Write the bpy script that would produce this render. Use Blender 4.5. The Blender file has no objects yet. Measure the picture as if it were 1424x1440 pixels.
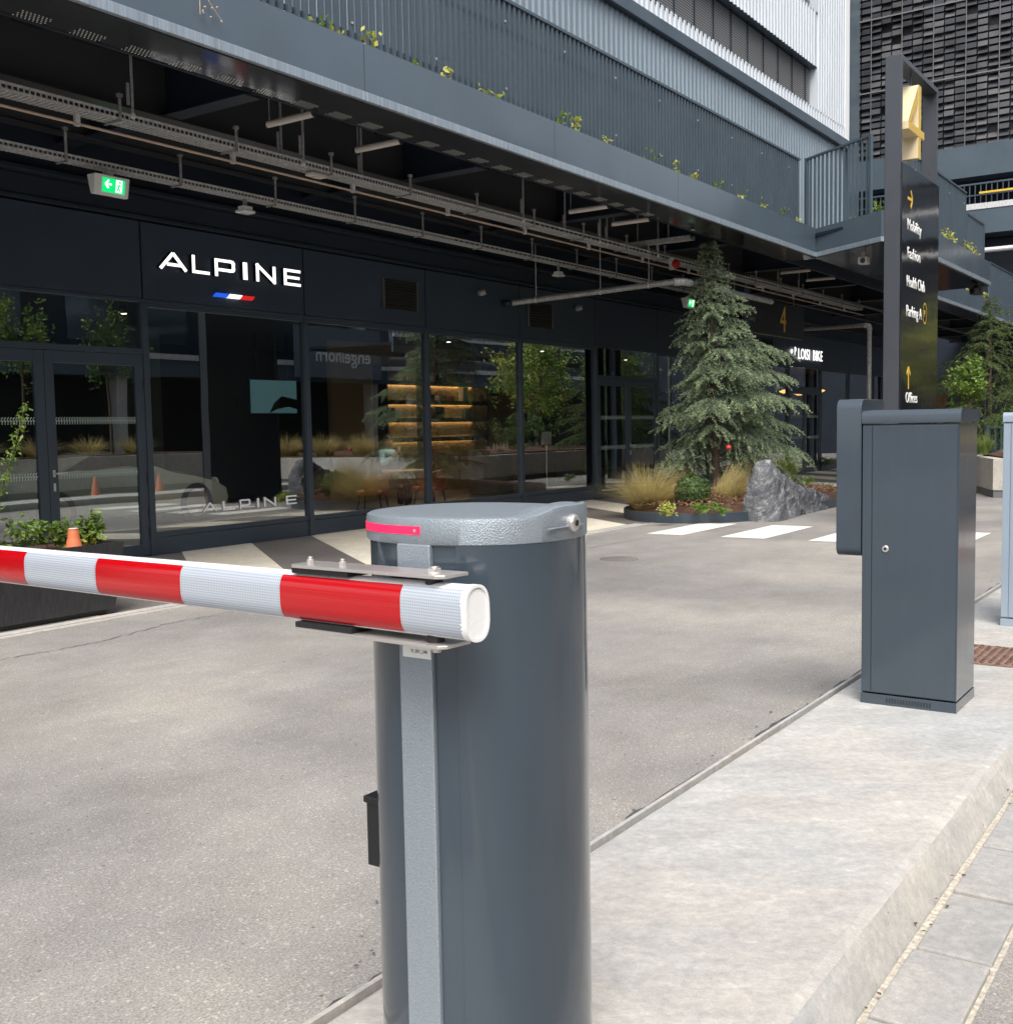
import bpy, bmesh, math, random
from mathutils import Vector, Matrix
import numpy as np
random.seed(7); rng = np.random.default_rng(7)
R = math.radians
S = bpy.context.scene
COL = S.collection
# ------------------------------------------------------------------ camera
F, YAW, PITCH, ROLL = 1558.617, R(34.467), R(4.3624), R(-1.02108)
C0 = Vector((0, 0, 1.5))
fw = Vector((math.cos(PITCH)*math.cos(YAW), math.cos(PITCH)*math.sin(YAW), -math.sin(PITCH)))
rt = Vector((math.sin(YAW), -math.cos(YAW), 0)); up = rt.cross(fw)
cr = math.cos(ROLL)*rt + math.sin(ROLL)*up
cu = -math.sin(ROLL)*rt + math.cos(ROLL)*up
cd = bpy.data.cameras.new('camera'); cam = bpy.data.objects.new('camera', cd); COL.objects.link(cam)
M3 = Matrix((cr, cu, -fw)).transposed()
cam.matrix_world = Matrix.Translation(C0) @ M3.to_4x4()
cd.sensor_fit = 'VERTICAL'; cd.sensor_height = 24; cd.lens = 24*F/1440
cd.clip_start = 0.05; cd.clip_end = 500
S.camera = cam
# ------------------------------------------------------------------ light
SUN_EL, SUN_AZ = R(54), R(216)      # azimuth measured from +X towards +Y of where the sun stands
w = bpy.data.worlds.new('World'); S.world = w; w.use_nodes = True
nt = w.node_tree; nt.nodes.clear()
sky = nt.nodes.new('ShaderNodeTexSky'); sky.sky_type = 'NISHITA'; sky.sun_disc = False
sky.sun_elevation = SUN_EL; sky.sun_rotation = R(90) - SUN_AZ
sky.dust_density = 4.0; sky.air_density = 1.0; sky.ozone_density = 1.0
hs = nt.nodes.new('ShaderNodeHueSaturation'); hs.inputs['Saturation'].default_value = 0.45
bg = nt.nodes.new('ShaderNodeBackground'); bg.inputs[1].default_value = 0.15
wo = nt.nodes.new('ShaderNodeOutputWorld')
nt.links.new(sky.outputs[0], hs.inputs['Color']); nt.links.new(hs.outputs[0], bg.inputs[0]); nt.links.new(bg.outputs[0], wo.inputs[0])
sd = bpy.data.lights.new('sun', 'SUN'); sd.energy = 1.5; sd.angle = R(28); sd.color = (1, .955, .89)
so = bpy.data.objects.new('sun', sd); COL.objects.link(so)
sv = Vector((math.cos(SUN_EL)*math.cos(SUN_AZ), math.cos(SUN_EL)*math.sin(SUN_AZ), math.sin(SUN_EL)))
so.rotation_euler = sv.to_track_quat('Z', 'Y').to_euler()
so.location = (0, -5, 20)
S.view_settings.view_transform = 'Standard'; S.view_settings.look = 'None'
S.view_settings.exposure = 0.92; S.view_settings.gamma = 1
S.render.engine = 'CYCLES'
S.cycles.max_bounces = 8; S.cycles.transparent_max_bounces = 12

# ------------------------------------------------------------------ pixel helpers: a point of a known plane
def ray(x, y): return fw + cr*((x-712)/F) + cu*((720-y)/F)
def on(x, y, a, v):
    d = ray(x, y); return C0 + d*((v-C0[a])/d[a])
def onX(x, y, v): return on(x, y, 0, v)
def onY(x, y, v): return on(x, y, 1, v)
def onZ(x, y, v=0): return on(x, y, 2, v)

# ------------------------------------------------------------------ materials
def mat(name, col, rough=.5, metal=0, spec=.5, noise=None, bump=None, coat=0, emit=None, alpha=None, sub=None):
    """noise=(scale, amount[, detail, stretch]) varies the colour; bump=(scale, strength, distance)"""
    m = bpy.data.materials.new(name); m.use_nodes = True; t = m.node_tree; p = t.nodes['Principled BSDF']
    p.inputs['Base Color'].default_value = (*col, 1); p.inputs['Roughness'].default_value = rough
    p.inputs['Metallic'].default_value = metal; p.inputs['Specular IOR Level'].default_value = spec
    p.inputs['Coat Weight'].default_value = coat; p.inputs['Coat Roughness'].default_value = .08
    tc = t.nodes.new('ShaderNodeTexCoord')
    if noise:
        sc, am = noise[0], noise[1]; st = noise[3] if len(noise) > 3 else (1, 1, 1)
        mp = t.nodes.new('ShaderNodeMapping'); mp.inputs['Scale'].default_value = st
        n = t.nodes.new('ShaderNodeTexNoise'); n.inputs['Scale'].default_value = sc
        n.inputs['Detail'].default_value = noise[2] if len(noise) > 2 else 6
        t.links.new(tc.outputs['Object'], mp.inputs[0]); t.links.new(mp.outputs[0], n.inputs['Vector'])
        r = t.nodes.new('ShaderNodeValToRGB'); e = r.color_ramp.elements
        e[0].position = .3; e[1].position = .7
        e[0].color = (*[c*(1-am) for c in col], 1); e[1].color = (*[min(1, c*(1+am)) for c in col], 1)
        t.links.new(n.outputs[0], r.inputs[0]); t.links.new(r.outputs[0], p.inputs['Base Color'])
        rr = t.nodes.new('ShaderNodeMapRange'); rr.inputs['To Min'].default_value = max(0, rough-.07); rr.inputs['To Max'].default_value = min(1, rough+.07)
        t.links.new(n.outputs[0], rr.inputs[0]); t.links.new(rr.outputs[0], p.inputs['Roughness'])
    if bump:
        n2 = t.nodes.new('ShaderNodeTexNoise'); n2.inputs['Scale'].default_value = bump[0]; n2.inputs['Detail'].default_value = 4
        b = t.nodes.new('ShaderNodeBump'); b.inputs['Strength'].default_value = bump[1]; b.inputs['Distance'].default_value = bump[2]
        t.links.new(tc.outputs['Object'], n2.inputs['Vector']); t.links.new(n2.outputs[0], b.inputs['Height']); t.links.new(b.outputs[0], p.inputs['Normal'])
    if emit:
        p.inputs['Emission Color'].default_value = (*emit[0], 1); p.inputs['Emission Strength'].default_value = emit[1]
    return m
def nodes(m): return m.node_tree, m.node_tree.nodes['Principled BSDF']

def ramp(t, pos_cols):
    r = t.nodes.new('ShaderNodeValToRGB'); e = r.color_ramp.elements
    while len(e) < len(pos_cols): e.new(.5)
    for k, (p_, c_) in zip(e, pos_cols): k.position = p_; k.color = (*c_, 1)
    return r
def noise_node(t, tc, sc, det=6, rough=.6, st=None):
    n = t.nodes.new('ShaderNodeTexNoise'); n.inputs['Scale'].default_value = sc; n.inputs['Detail'].default_value = det; n.inputs['Roughness'].default_value = rough
    if st:
        mp = t.nodes.new('ShaderNodeMapping'); mp.inputs['Scale'].default_value = st
        t.links.new(tc.outputs['Object'], mp.inputs[0]); t.links.new(mp.outputs[0], n.inputs['Vector'])
    else: t.links.new(tc.outputs['Object'], n.inputs['Vector'])
    return n
def mixc(t, a, b, f, mode='MIX'):
    x = t.nodes.new('ShaderNodeMix'); x.data_type = 'RGBA'; x.blend_type = mode
    for s, v in ((x.inputs[0], f), (x.inputs[6], a), (x.inputs[7], b)):
        if hasattr(v, 'is_linked') or isinstance(v, bpy.types.NodeSocket): t.links.new(v, s)
        elif isinstance(v, tuple): s.default_value = (*v, 1)
        else: s.default_value = v
    return x.outputs[2]

def weather(m, amt=.25):
    t, p = nodes(m); tc = t.nodes.new('ShaderNodeTexCoord')
    n = noise_node(t, tc, 7, 6, .65, (3, 3, .35)); n2 = noise_node(t, tc, 90, 3, .7)
    old = p.inputs['Base Color'].links[0].from_socket
    r = ramp(t, [(.40, (1, 1, 1)), (.62, (1.0+amt, 1.0+amt*.95, 1.0+amt*.85))]); t.links.new(n.outputs[0], r.inputs[0])
    r2 = ramp(t, [(.70, (1, 1, 1)), (.78, (1.25, 1.24, 1.2))]); t.links.new(n2.outputs[0], r2.inputs[0])
    c = mixc(t, old, r.outputs[0], 1.0, 'MULTIPLY'); c = mixc(t, c, r2.outputs[0], .6, 'MULTIPLY'); t.links.new(c, p.inputs['Base Color'])
    mr = t.nodes.new('ShaderNodeMapRange'); mr.inputs['From Min'].default_value = .35; mr.inputs['From Max'].default_value = .65; mr.inputs['To Min'].default_value = .13; mr.inputs['To Max'].default_value = .21
    t.links.new(n.outputs[0], mr.inputs[0]); t.links.new(mr.outputs[0], p.inputs['Roughness'])
def asphalt_mat(name, base, warm=1.0):
    m = mat(name, base, .9); t, p = nodes(m); tc = t.nodes.new('ShaderNodeTexCoord')
    fine = noise_node(t, tc, 120, 6, .85); r1 = ramp(t, [(.34, (.28, .27, .26)), (.45, (.82, .81, .80)), (.53, (1.08, 1.07, 1.05)), (.60, (1.5, 1.46, 1.4)), (.68, (2.3, 2.2, 2.1))])
    t.links.new(fine.outputs[0], r1.inputs[0])
    big = noise_node(t, tc, .55, 5, .6); r2 = ramp(t, [(.3, tuple(c*.74 for c in base)), (.52, base), (.70, tuple(c*k for c, k in zip(base, (1.26, 1.24, 1.18))))])
    t.links.new(big.outputs[0], r2.inputs[0])
    st = noise_node(t, tc, 3.0, 8, .75, (.8, 1.2, 1)); r3 = ramp(t, [(.3, (.88, .87, .86)), (.7, (1.08, 1.08, 1.08))]); t.links.new(st.outputs[0], r3.inputs[0])
    c = mixc(t, r2.outputs[0], r3.outputs[0], 1.0, 'MULTIPLY'); c = mixc(t, c, r1.outputs[0], .85, 'MULTIPLY')
    # small dark spots and pale crumbs
    v = t.nodes.new('ShaderNodeTexVoronoi'); v.inputs['Scale'].default_value = 9; t.links.new(tc.outputs['Object'], v.inputs['Vector'])
    rv = ramp(t, [(.0, (.25, .24, .23)), (.05, (.4, .38, .36)), (.075, (1, 1, 1))]); t.links.new(v.outputs['Distance'], rv.inputs[0])
    c = mixc(t, c, rv.outputs[0], .7, 'MULTIPLY')
    va = t.nodes.new('ShaderNodeTexVoronoi'); va.inputs['Scale'].default_value = 105; t.links.new(tc.outputs['Object'], va.inputs['Vector'])
    ra = ramp(t, [(0, (.52, .51, .50)), (.12, (.84, .83, .82)), (.55, (1, 1, 1)), (.92, (1.12, 1.11, 1.09)), (.95, (1.9, 1.85, 1.75)), (1, (2.4, 2.3, 2.15))]); sx_ = t.nodes.new('ShaderNodeSeparateXYZ')
    t.links.new(va.outputs['Color'], sx_.inputs[0]); t.links.new(sx_.outputs[0], ra.inputs[0]); c = mixc(t, c, ra.outputs[0], .30, 'MULTIPLY')
    vb = t.nodes.new('ShaderNodeTexVoronoi'); vb.inputs['Scale'].default_value = 26; t.links.new(tc.outputs['Object'], vb.inputs['Vector'])
    rb = ramp(t, [(0, (2.6, 2.5, 2.3)), (.045, (2.2, 2.1, 2.0)), (.07, (1, 1, 1))]); t.links.new(vb.outputs['Distance'], rb.inputs[0]); c = mixc(t, c, rb.outputs[0], .5, 'MULTIPLY')
    # a few long hairline cracks and wheel-worn patches
    wn = noise_node(t, tc, .35, 3, .5); wr = ramp(t, [(.40, (.80, .80, .82)), (.5, (1, 1, 1)), (.62, (1.10, 1.09, 1.05))]); t.links.new(wn.outputs[0], wr.inputs[0]); c = mixc(t, c, wr.outputs[0], .9, 'MULTIPLY')
    t.links.new(c, p.inputs['Base Color'])
    b = t.nodes.new('ShaderNodeBump'); b.inputs['Strength'].default_value = .5; b.inputs['Distance'].default_value = .003
    t.links.new(fine.outputs[0], b.inputs['Height']); t.links.new(b.outputs[0], p.inputs['Normal'])
    return m
def concrete_mat(name, base, pores=True, st=(1, 1, 1), rot=0, con=1.0):
    m = mat(name, base, .75); t, p = nodes(m); tc0 = t.nodes.new('ShaderNodeTexCoord')
    tc = t.nodes.new('ShaderNodeMapping'); tc.inputs['Rotation'].default_value = (0, 0, rot); t.links.new(tc0.outputs['Object'], tc.inputs[0])
    class _W:  # gives the rotated coordinates under the usual socket name
        outputs = {'Object': tc.outputs[0]}
    tc = _W
    a = noise_node(t, tc, 1.6, 8, .68, st); r1 = ramp(t, [(.3, tuple(c*.88 for c in base)), (.5, base), (.72, tuple(min(1, c*1.13) for c in base))]); t.links.new(a.outputs[0], r1.inputs[0])
    b_ = noise_node(t, tc, 9, 8, .75, st); r2 = ramp(t, [(.34, (.86, .87, .88)), (.48, (.98, .98, .98)), (.58, (1.06, 1.05, 1.04)), (.68, (1.34, 1.32, 1.27))]); t.links.new(b_.outputs[0], r2.inputs[0])
    g2 = noise_node(t, tc, 34, 8, .8); rg2 = ramp(t, [(.36, (.80, .80, .80)), (.5, (1, 1, 1)), (.64, (1.25, 1.24, 1.22))]); t.links.new(g2.outputs[0], rg2.inputs[0])
    h = noise_node(t, tc, .8, 4, .6); r3 = ramp(t, [(.35, (.97, 1, 1.03)), (.65, (1.05, 1.0, .95))]); t.links.new(h.outputs[0], r3.inputs[0])
    c = mixc(t, r1.outputs[0], r2.outputs[0], .9, 'MULTIPLY'); c = mixc(t, c, r3.outputs[0], 1.0, 'MULTIPLY')
    c = mixc(t, c, rg2.outputs[0], .7, 'MULTIPLY')
    f = noise_node(t, tc, 220, 2, .6)
    rf = ramp(t, [(.3, (.88, .88, .88)), (.7, (1.08, 1.08, 1.08))]); t.links.new(f.outputs[0], rf.inputs[0]); c = mixc(t, c, rf.outputs[0], .8, 'MULTIPLY')
    if pores:
        v = t.nodes.new('ShaderNodeTexVoronoi'); v.inputs['Scale'].default_value = 30; t.links.new(tc.outputs['Object'], v.inputs['Vector'])
        n3 = noise_node(t, tc, 6, 2); mm = t.nodes.new('ShaderNodeMath'); mm.operation = 'ADD'; t.links.new(v.outputs['Distance'], mm.inputs[0]); t.links.new(n3.outputs[0], mm.inputs[1])
        rv = ramp(t, [(.36, (.45, .43, .40)), (.42, (1, 1, 1))]); t.links.new(mm.outputs[0], rv.inputs[0]); c = mixc(t, c, rv.outputs[0], .8, 'MULTIPLY')
    t.links.new(c, p.inputs['Base Color'])
    b = t.nodes.new('ShaderNodeBump'); b.inputs['Strength'].default_value = .35; b.inputs['Distance'].default_value = .004
    t.links.new(b_.outputs[0], b.inputs['Height']); t.links.new(b.outputs[0], p.inputs['Normal'])
    rr = t.nodes.new('ShaderNodeMapRange'); rr.inputs['To Min'].default_value = .55; rr.inputs['To Max'].default_value = .85
    t.links.new(a.outputs[0], rr.inputs[0]); t.links.new(rr.outputs[0], p.inputs['Roughness'])
    return m
def glass_mat(name, tint=(.82, .83, .81), base=.21, wav=.0012):
    m = bpy.data.materials.new(name); m.use_nodes = True; t = m.node_tree; t.nodes.clear()
    o = t.nodes.new('ShaderNodeOutputMaterial'); mx = t.nodes.new('ShaderNodeMixShader')
    tr = t.nodes.new('ShaderNodeBsdfTransparent'); tr.inputs[0].default_value = (*tint, 1)
    g = t.nodes.new('ShaderNodeBsdfGlossy'); g.inputs['Roughness'].default_value = 0.004; g.inputs[0].default_value = (.93, .97, 1, 1)
    lw = t.nodes.new('ShaderNodeLayerWeight'); lw.inputs[0].default_value = .5; fr = t.nodes.new('ShaderNodeMath'); fr.operation = 'POWER'; fr.inputs[1].default_value = 4; t.links.new(lw.outputs['Facing'], fr.inputs[0])
    ma = t.nodes.new('ShaderNodeMath'); ma.operation = 'MULTIPLY_ADD'; ma.inputs[1].default_value = .8; ma.inputs[2].default_value = base; ma.use_clamp = True
    tc = t.nodes.new('ShaderNodeTexCoord'); n = t.nodes.new('ShaderNodeTexNoise'); n.inputs['Scale'].default_value = .9; n.inputs['Detail'].default_value = 1
    b = t.nodes.new('ShaderNodeBump'); b.inputs['Strength'].default_value = 1; b.inputs['Distance'].default_value = wav
    t.links.new(tc.outputs['Object'], n.inputs['Vector']); t.links.new(n.outputs[0], b.inputs['Height']); t.links.new(b.outputs[0], g.inputs['Normal'])
    t.links.new(fr.outputs[0], ma.inputs[0]); t.links.new(ma.outputs[0], mx.inputs[0]); t.links.new(tr.outputs[0], mx.inputs[1]); t.links.new(g.outputs[0], mx.inputs[2]); t.links.new(mx.outputs[0], o.inputs[0])
    return m
def leaf_mat(name, c1, c2, c3=None, trans=.25, scale=3.0):
    m = mat(name, c1, .55, spec=.3); t, p = nodes(m); tc = t.nodes.new('ShaderNodeTexCoord')
    g = t.nodes.new('ShaderNodeNewGeometry')
    r = ramp(t, [(0, c1), (.5, c2), (1, c3 or c2)]); t.links.new(g.outputs['Random Per Island'], r.inputs[0])
    n = noise_node(t, tc, scale, 3); r2 = ramp(t, [(.35, (.6, .62, .6)), (.65, (1.25, 1.22, 1.1))]); t.links.new(n.outputs[0], r2.inputs[0])
    c = mixc(t, r.outputs[0], r2.outputs[0], .8, 'MULTIPLY'); t.links.new(c, p.inputs['Base Color'])
    tl = t.nodes.new('ShaderNodeBsdfTranslucent'); mx = t.nodes.new('ShaderNodeMixShader'); mx.inputs[0].default_value = trans
    t.links.new(c, tl.inputs[0]); t.links.new(p.outputs[0], mx.inputs[1]); t.links.new(tl.outputs[0], mx.inputs[2])
    t.links.new(mx.outputs[0], t.nodes['Material Output'].inputs[0]); return m

mROAD = asphalt_mat('road asphalt', (.258, .250, .241))
mROAD2 = asphalt_mat('side road asphalt', (.25, .24, .235))
mPAVE = asphalt_mat('dark pavement', (.15, .138, .13))
mPAVE2 = concrete_mat('beige pavement', (.62, .575, .48), False)
mISL = concrete_mat('island screed', (.40, .395, .38), False, (.8, 1.7, 1), R(56))
mKERB = concrete_mat('kerb concrete', (.43, .42, .395))
mSETT = concrete_mat('grey paver', (.335, .328, .312))
mSAND = mat('joint sand', (.44, .40, .33), .95, noise=(60, .35), bump=(150, .6, .006))
mTAR = mat('tar joint', (.07, .07, .072), .8, noise=(30, .3), bump=(90, .5, .004))
mPAINT = mat('road paint', (.72, .70, .64), .7, noise=(14, .10), bump=(200, .3, .002))
mANT = mat('anthracite powder coat', (.038, .053, .072), .38, noise=(3, .05), bump=(500, .05, .0004))
mANTg = mat('glossy anthracite paint', (.040, .056, .073), .16, noise=(2.2, .06), coat=.4)
weather(mANTg, .035)
mANT2 = mat('facade panel', (.034, .050, .074), .42, noise=(1.2, .12))
mFAS = mat('fascia steel sheet', (.078, .106, .132), .33, noise=(.8, .10), bump=(1.3, .25, .01))
mSOF = mat('polished soffit sheet', (.085, .09, .10), .12, metal=.7, bump=(.9, .30, .02))
mDARK = mat('dark steel', (.011, .018, .032), .5, noise=(2, .15))
mBLK = mat('black plastic', (.012, .012, .013), .4)
mGALV = mat('galvanised steel', (.62, .62, .62), .45, metal=.25, noise=(25, .25), bump=(120, .2, .002))
mGALVd = mat('dull galvanised tray', (.34, .34, .345), .5, metal=.25, noise=(18, .3))
mSTAIN = mat('stainless plate', (.62, .59, .56), .34, metal=.75, noise=(3, .06))
mWHITE = mat('white enamel', (.80, .80, .79), .28, noise=(9, .02))
mHAM = mat('silver hammertone', (.27, .31, .345), .34, metal=.35, noise=(260, .10), bump=(330, .8, .0022))
mGOLD = mat('gold paint', (.60, .42, .12), .35, metal=.45, noise=(5, .08))
mGOLD2 = mat('yellow lettering', (.72, .46, .05), .5)
mTXT = mat('white lettering', (.82, .82, .80), .5)
mTOT = mat('glossy black panel', (.010, .011, .014), .08, spec=.6, bump=(1.1, .5, .01))
mTOTf = mat('totem frame satin black', (.045, .050, .060), .30, noise=(4, .06))
mLIT = mat('backlit letter face', (.8, .8, .8), .4, emit=((1, .98, .95), .8))
mGRN = mat('exit sign lit green', (.0, .3, .08), .4, emit=((.0, .55, .14), .8))
mREDP = mat('red enamel', (.50, .012, .012), .3)
mPINK = mat('lit pink red lamp', (.55, .01, .06), .3, emit=((1, .02, .10), .45))
mTUBE = mat('tube lamp housing', (.62, .58, .54), .4)
mWOOD = mat('oak top', (.42, .28, .13), .45, noise=(14, .2, 5, (1, 6, 1)))
mBEI = mat('beige interior wall', (.42, .32, .18), .7)
mIFL = mat('grey showroom floor', (.20, .185, .17), .3)
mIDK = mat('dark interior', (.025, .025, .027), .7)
mWARM = mat('warm shelf light', (.9, .6, .3), .5, emit=((1, .62, .28), 6.0))
mORA = mat('tan leather', (.36, .10, .035), .5)
mCONE = mat('terracotta orange', (.62, .17, .07), .6, noise=(20, .1))
mSKIN = mat('skin', (.55, .33, .24), .55)
mSHIRT = mat('light blue cloth', (.30, .52, .64), .8)
mVEST = mat('black cloth', (.012, .013, .018), .8)
mHAIR = mat('dark hair', (.015, .012, .01), .6)
mGLASS = glass_mat('shop window glass')
mGLASSd = glass_mat('door glass', (.70, .74, .72), .26)
mCORW = mat('white corrugated steel', (.50, .54, .58), .35, noise=(.6, .05))
mCORG = mat('grey corrugated steel', (.17, .22, .262), .35, noise=(.6, .08))
mSCR = mat('screen slat steel', (.060, .084, .105), .4, noise=(1.5, .1))
mBLIND = mat('blind slats', (.17, .175, .18), .5)
mLOUV = mat('black louvre tile', (.036, .039, .046), .38, noise=(.7, .5, 3))
mLOUV2 = mat('worn louvre tile', (.078, .078, .084), .4, noise=(.7, .45, 3))
mBARK = mat('bark', (.09, .065, .045), .9, noise=(20, .4), bump=(40, .8, .02))
mSOIL = mat('bark mulch soil', (.10, .05, .03), .95, noise=(40, .5), bump=(60, 1, .03))
mMULCH = leaf_mat('mulch chips', (.17, .075, .045), (.28, .15, .09), (.08, .045, .03), .05)
mNEED = leaf_mat('cedar needles', (.165, .22, .16), (.24, .305, .215), (.32, .385, .27), .32, 2.2)
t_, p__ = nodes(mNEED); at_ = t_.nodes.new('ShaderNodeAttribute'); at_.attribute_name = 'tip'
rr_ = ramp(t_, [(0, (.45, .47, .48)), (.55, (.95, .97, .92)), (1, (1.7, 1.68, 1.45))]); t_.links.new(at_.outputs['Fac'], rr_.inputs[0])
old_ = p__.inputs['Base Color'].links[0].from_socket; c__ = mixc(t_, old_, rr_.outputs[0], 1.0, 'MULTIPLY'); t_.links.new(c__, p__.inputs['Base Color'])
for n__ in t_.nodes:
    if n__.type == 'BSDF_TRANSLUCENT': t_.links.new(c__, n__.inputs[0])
mNEED2 = leaf_mat('far conifer needles', (.06, .10, .04), (.10, .14, .05), (.14, .19, .07), .25, 1.5)
mLEAF = leaf_mat('fresh green leaves', (.10, .19, .035), (.17, .27, .05), (.24, .34, .09), .35)
mLEAFd = leaf_mat('dark green leaves', (.05, .10, .032), (.085, .15, .05), (.14, .22, .075), .25)
weather(mFAS, .03)
mLEAFy = leaf_mat('yellow green leaves', (.42, .46, .08), (.60, .60, .16), (.32, .40, .07), .35)
mSTRAW = leaf_mat('feather grass straw', (.50, .40, .18), (.66, .54, .27), (.36, .34, .13), .35)
mGRASSg = leaf_mat('green grass blades', (.12, .20, .04), (.22, .30, .08), (.30, .34, .13), .3)
mFLOW = mat('small flowers', (.45, .40, .60), .6)
mREDF = mat('red flower', (.65, .03, .04), .6)
def rock_mat():
    m = mat('veined slate rock', (.2, .2, .2), .8); t, p = nodes(m); tc = t.nodes.new('ShaderNodeTexCoord')
    mp = t.nodes.new('ShaderNodeMapping'); mp.inputs['Rotation'].default_value = (0, R(32), 0); mp.inputs['Scale'].default_value = (1, 1, 1); t.links.new(tc.outputs['Object'], mp.inputs[0])
    n = t.nodes.new('ShaderNodeTexNoise'); n.inputs['Scale'].default_value = 4.5; n.inputs['Detail'].default_value = 14; n.inputs['Roughness'].default_value = .88; n.inputs['Distortion'].default_value = .0
    mp2 = t.nodes.new('ShaderNodeMapping'); mp2.inputs['Scale'].default_value = (.5, 1.2, 2.6); t.links.new(mp.outputs[0], mp2.inputs[0]); t.links.new(mp2.outputs[0], n.inputs['Vector'])
    r = ramp(t, [(.30, (.04, .043, .052)), (.46, (.095, .10, .112)), (.53, (.15, .155, .165)), (.58, (.34, .34, .335)), (.66, (.58, .57, .55))]); t.links.new(n.outputs[0], r.inputs[0])
    t.links.new(r.outputs[0], p.inputs['Base Color'])
    b = t.nodes.new('ShaderNodeBump'); b.inputs['Strength'].default_value = .6; b.inputs['Distance'].default_value = .02
    t.links.new(n.outputs[0], b.inputs['Height']); t.links.new(b.outputs[0], p.inputs['Normal']); return m
mROCK = rock_mat(); mROCK.node_tree.nodes['Principled BSDF'].inputs['Specular IOR Level'].default_value = .15; mROCK.node_tree.nodes['Principled BSDF'].inputs['Roughness'].default_value = .95
def sheet_mat(name, c_line, c_base, scale, dist_lo=.28, metal=0):
    """retroreflective honeycomb sheeting"""
    m = mat(name, c_base, .25, coat=.5); t, p = nodes(m); tc = t.nodes.new('ShaderNodeTexCoord')
    v = t.nodes.new('ShaderNodeTexVoronoi'); v.inputs['Scale'].default_value = scale; v.inputs['Randomness'].default_value = 0
    mp = t.nodes.new('ShaderNodeMapping'); mp.inputs['Scale'].default_value = (0.001, 1, 1)
    t.links.new(tc.outputs['Object'], mp.inputs[0]); t.links.new(mp.outputs[0], v.inputs['Vector'])
    r = ramp(t, [(.0, c_line), (dist_lo, c_line), (dist_lo+.1, c_base)]); t.links.new(v.outputs['Distance'], r.inputs[0]); t.links.new(r.outputs[0], p.inputs['Base Color'])
    return m
mSHW = sheet_mat('white reflective sheeting', (.28, .32, .38), (.44, .48, .53), 190)
mSHR = sheet_mat('red reflective sheeting', (.36, .0, .003), (.46, .0, .004), 190)

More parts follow.
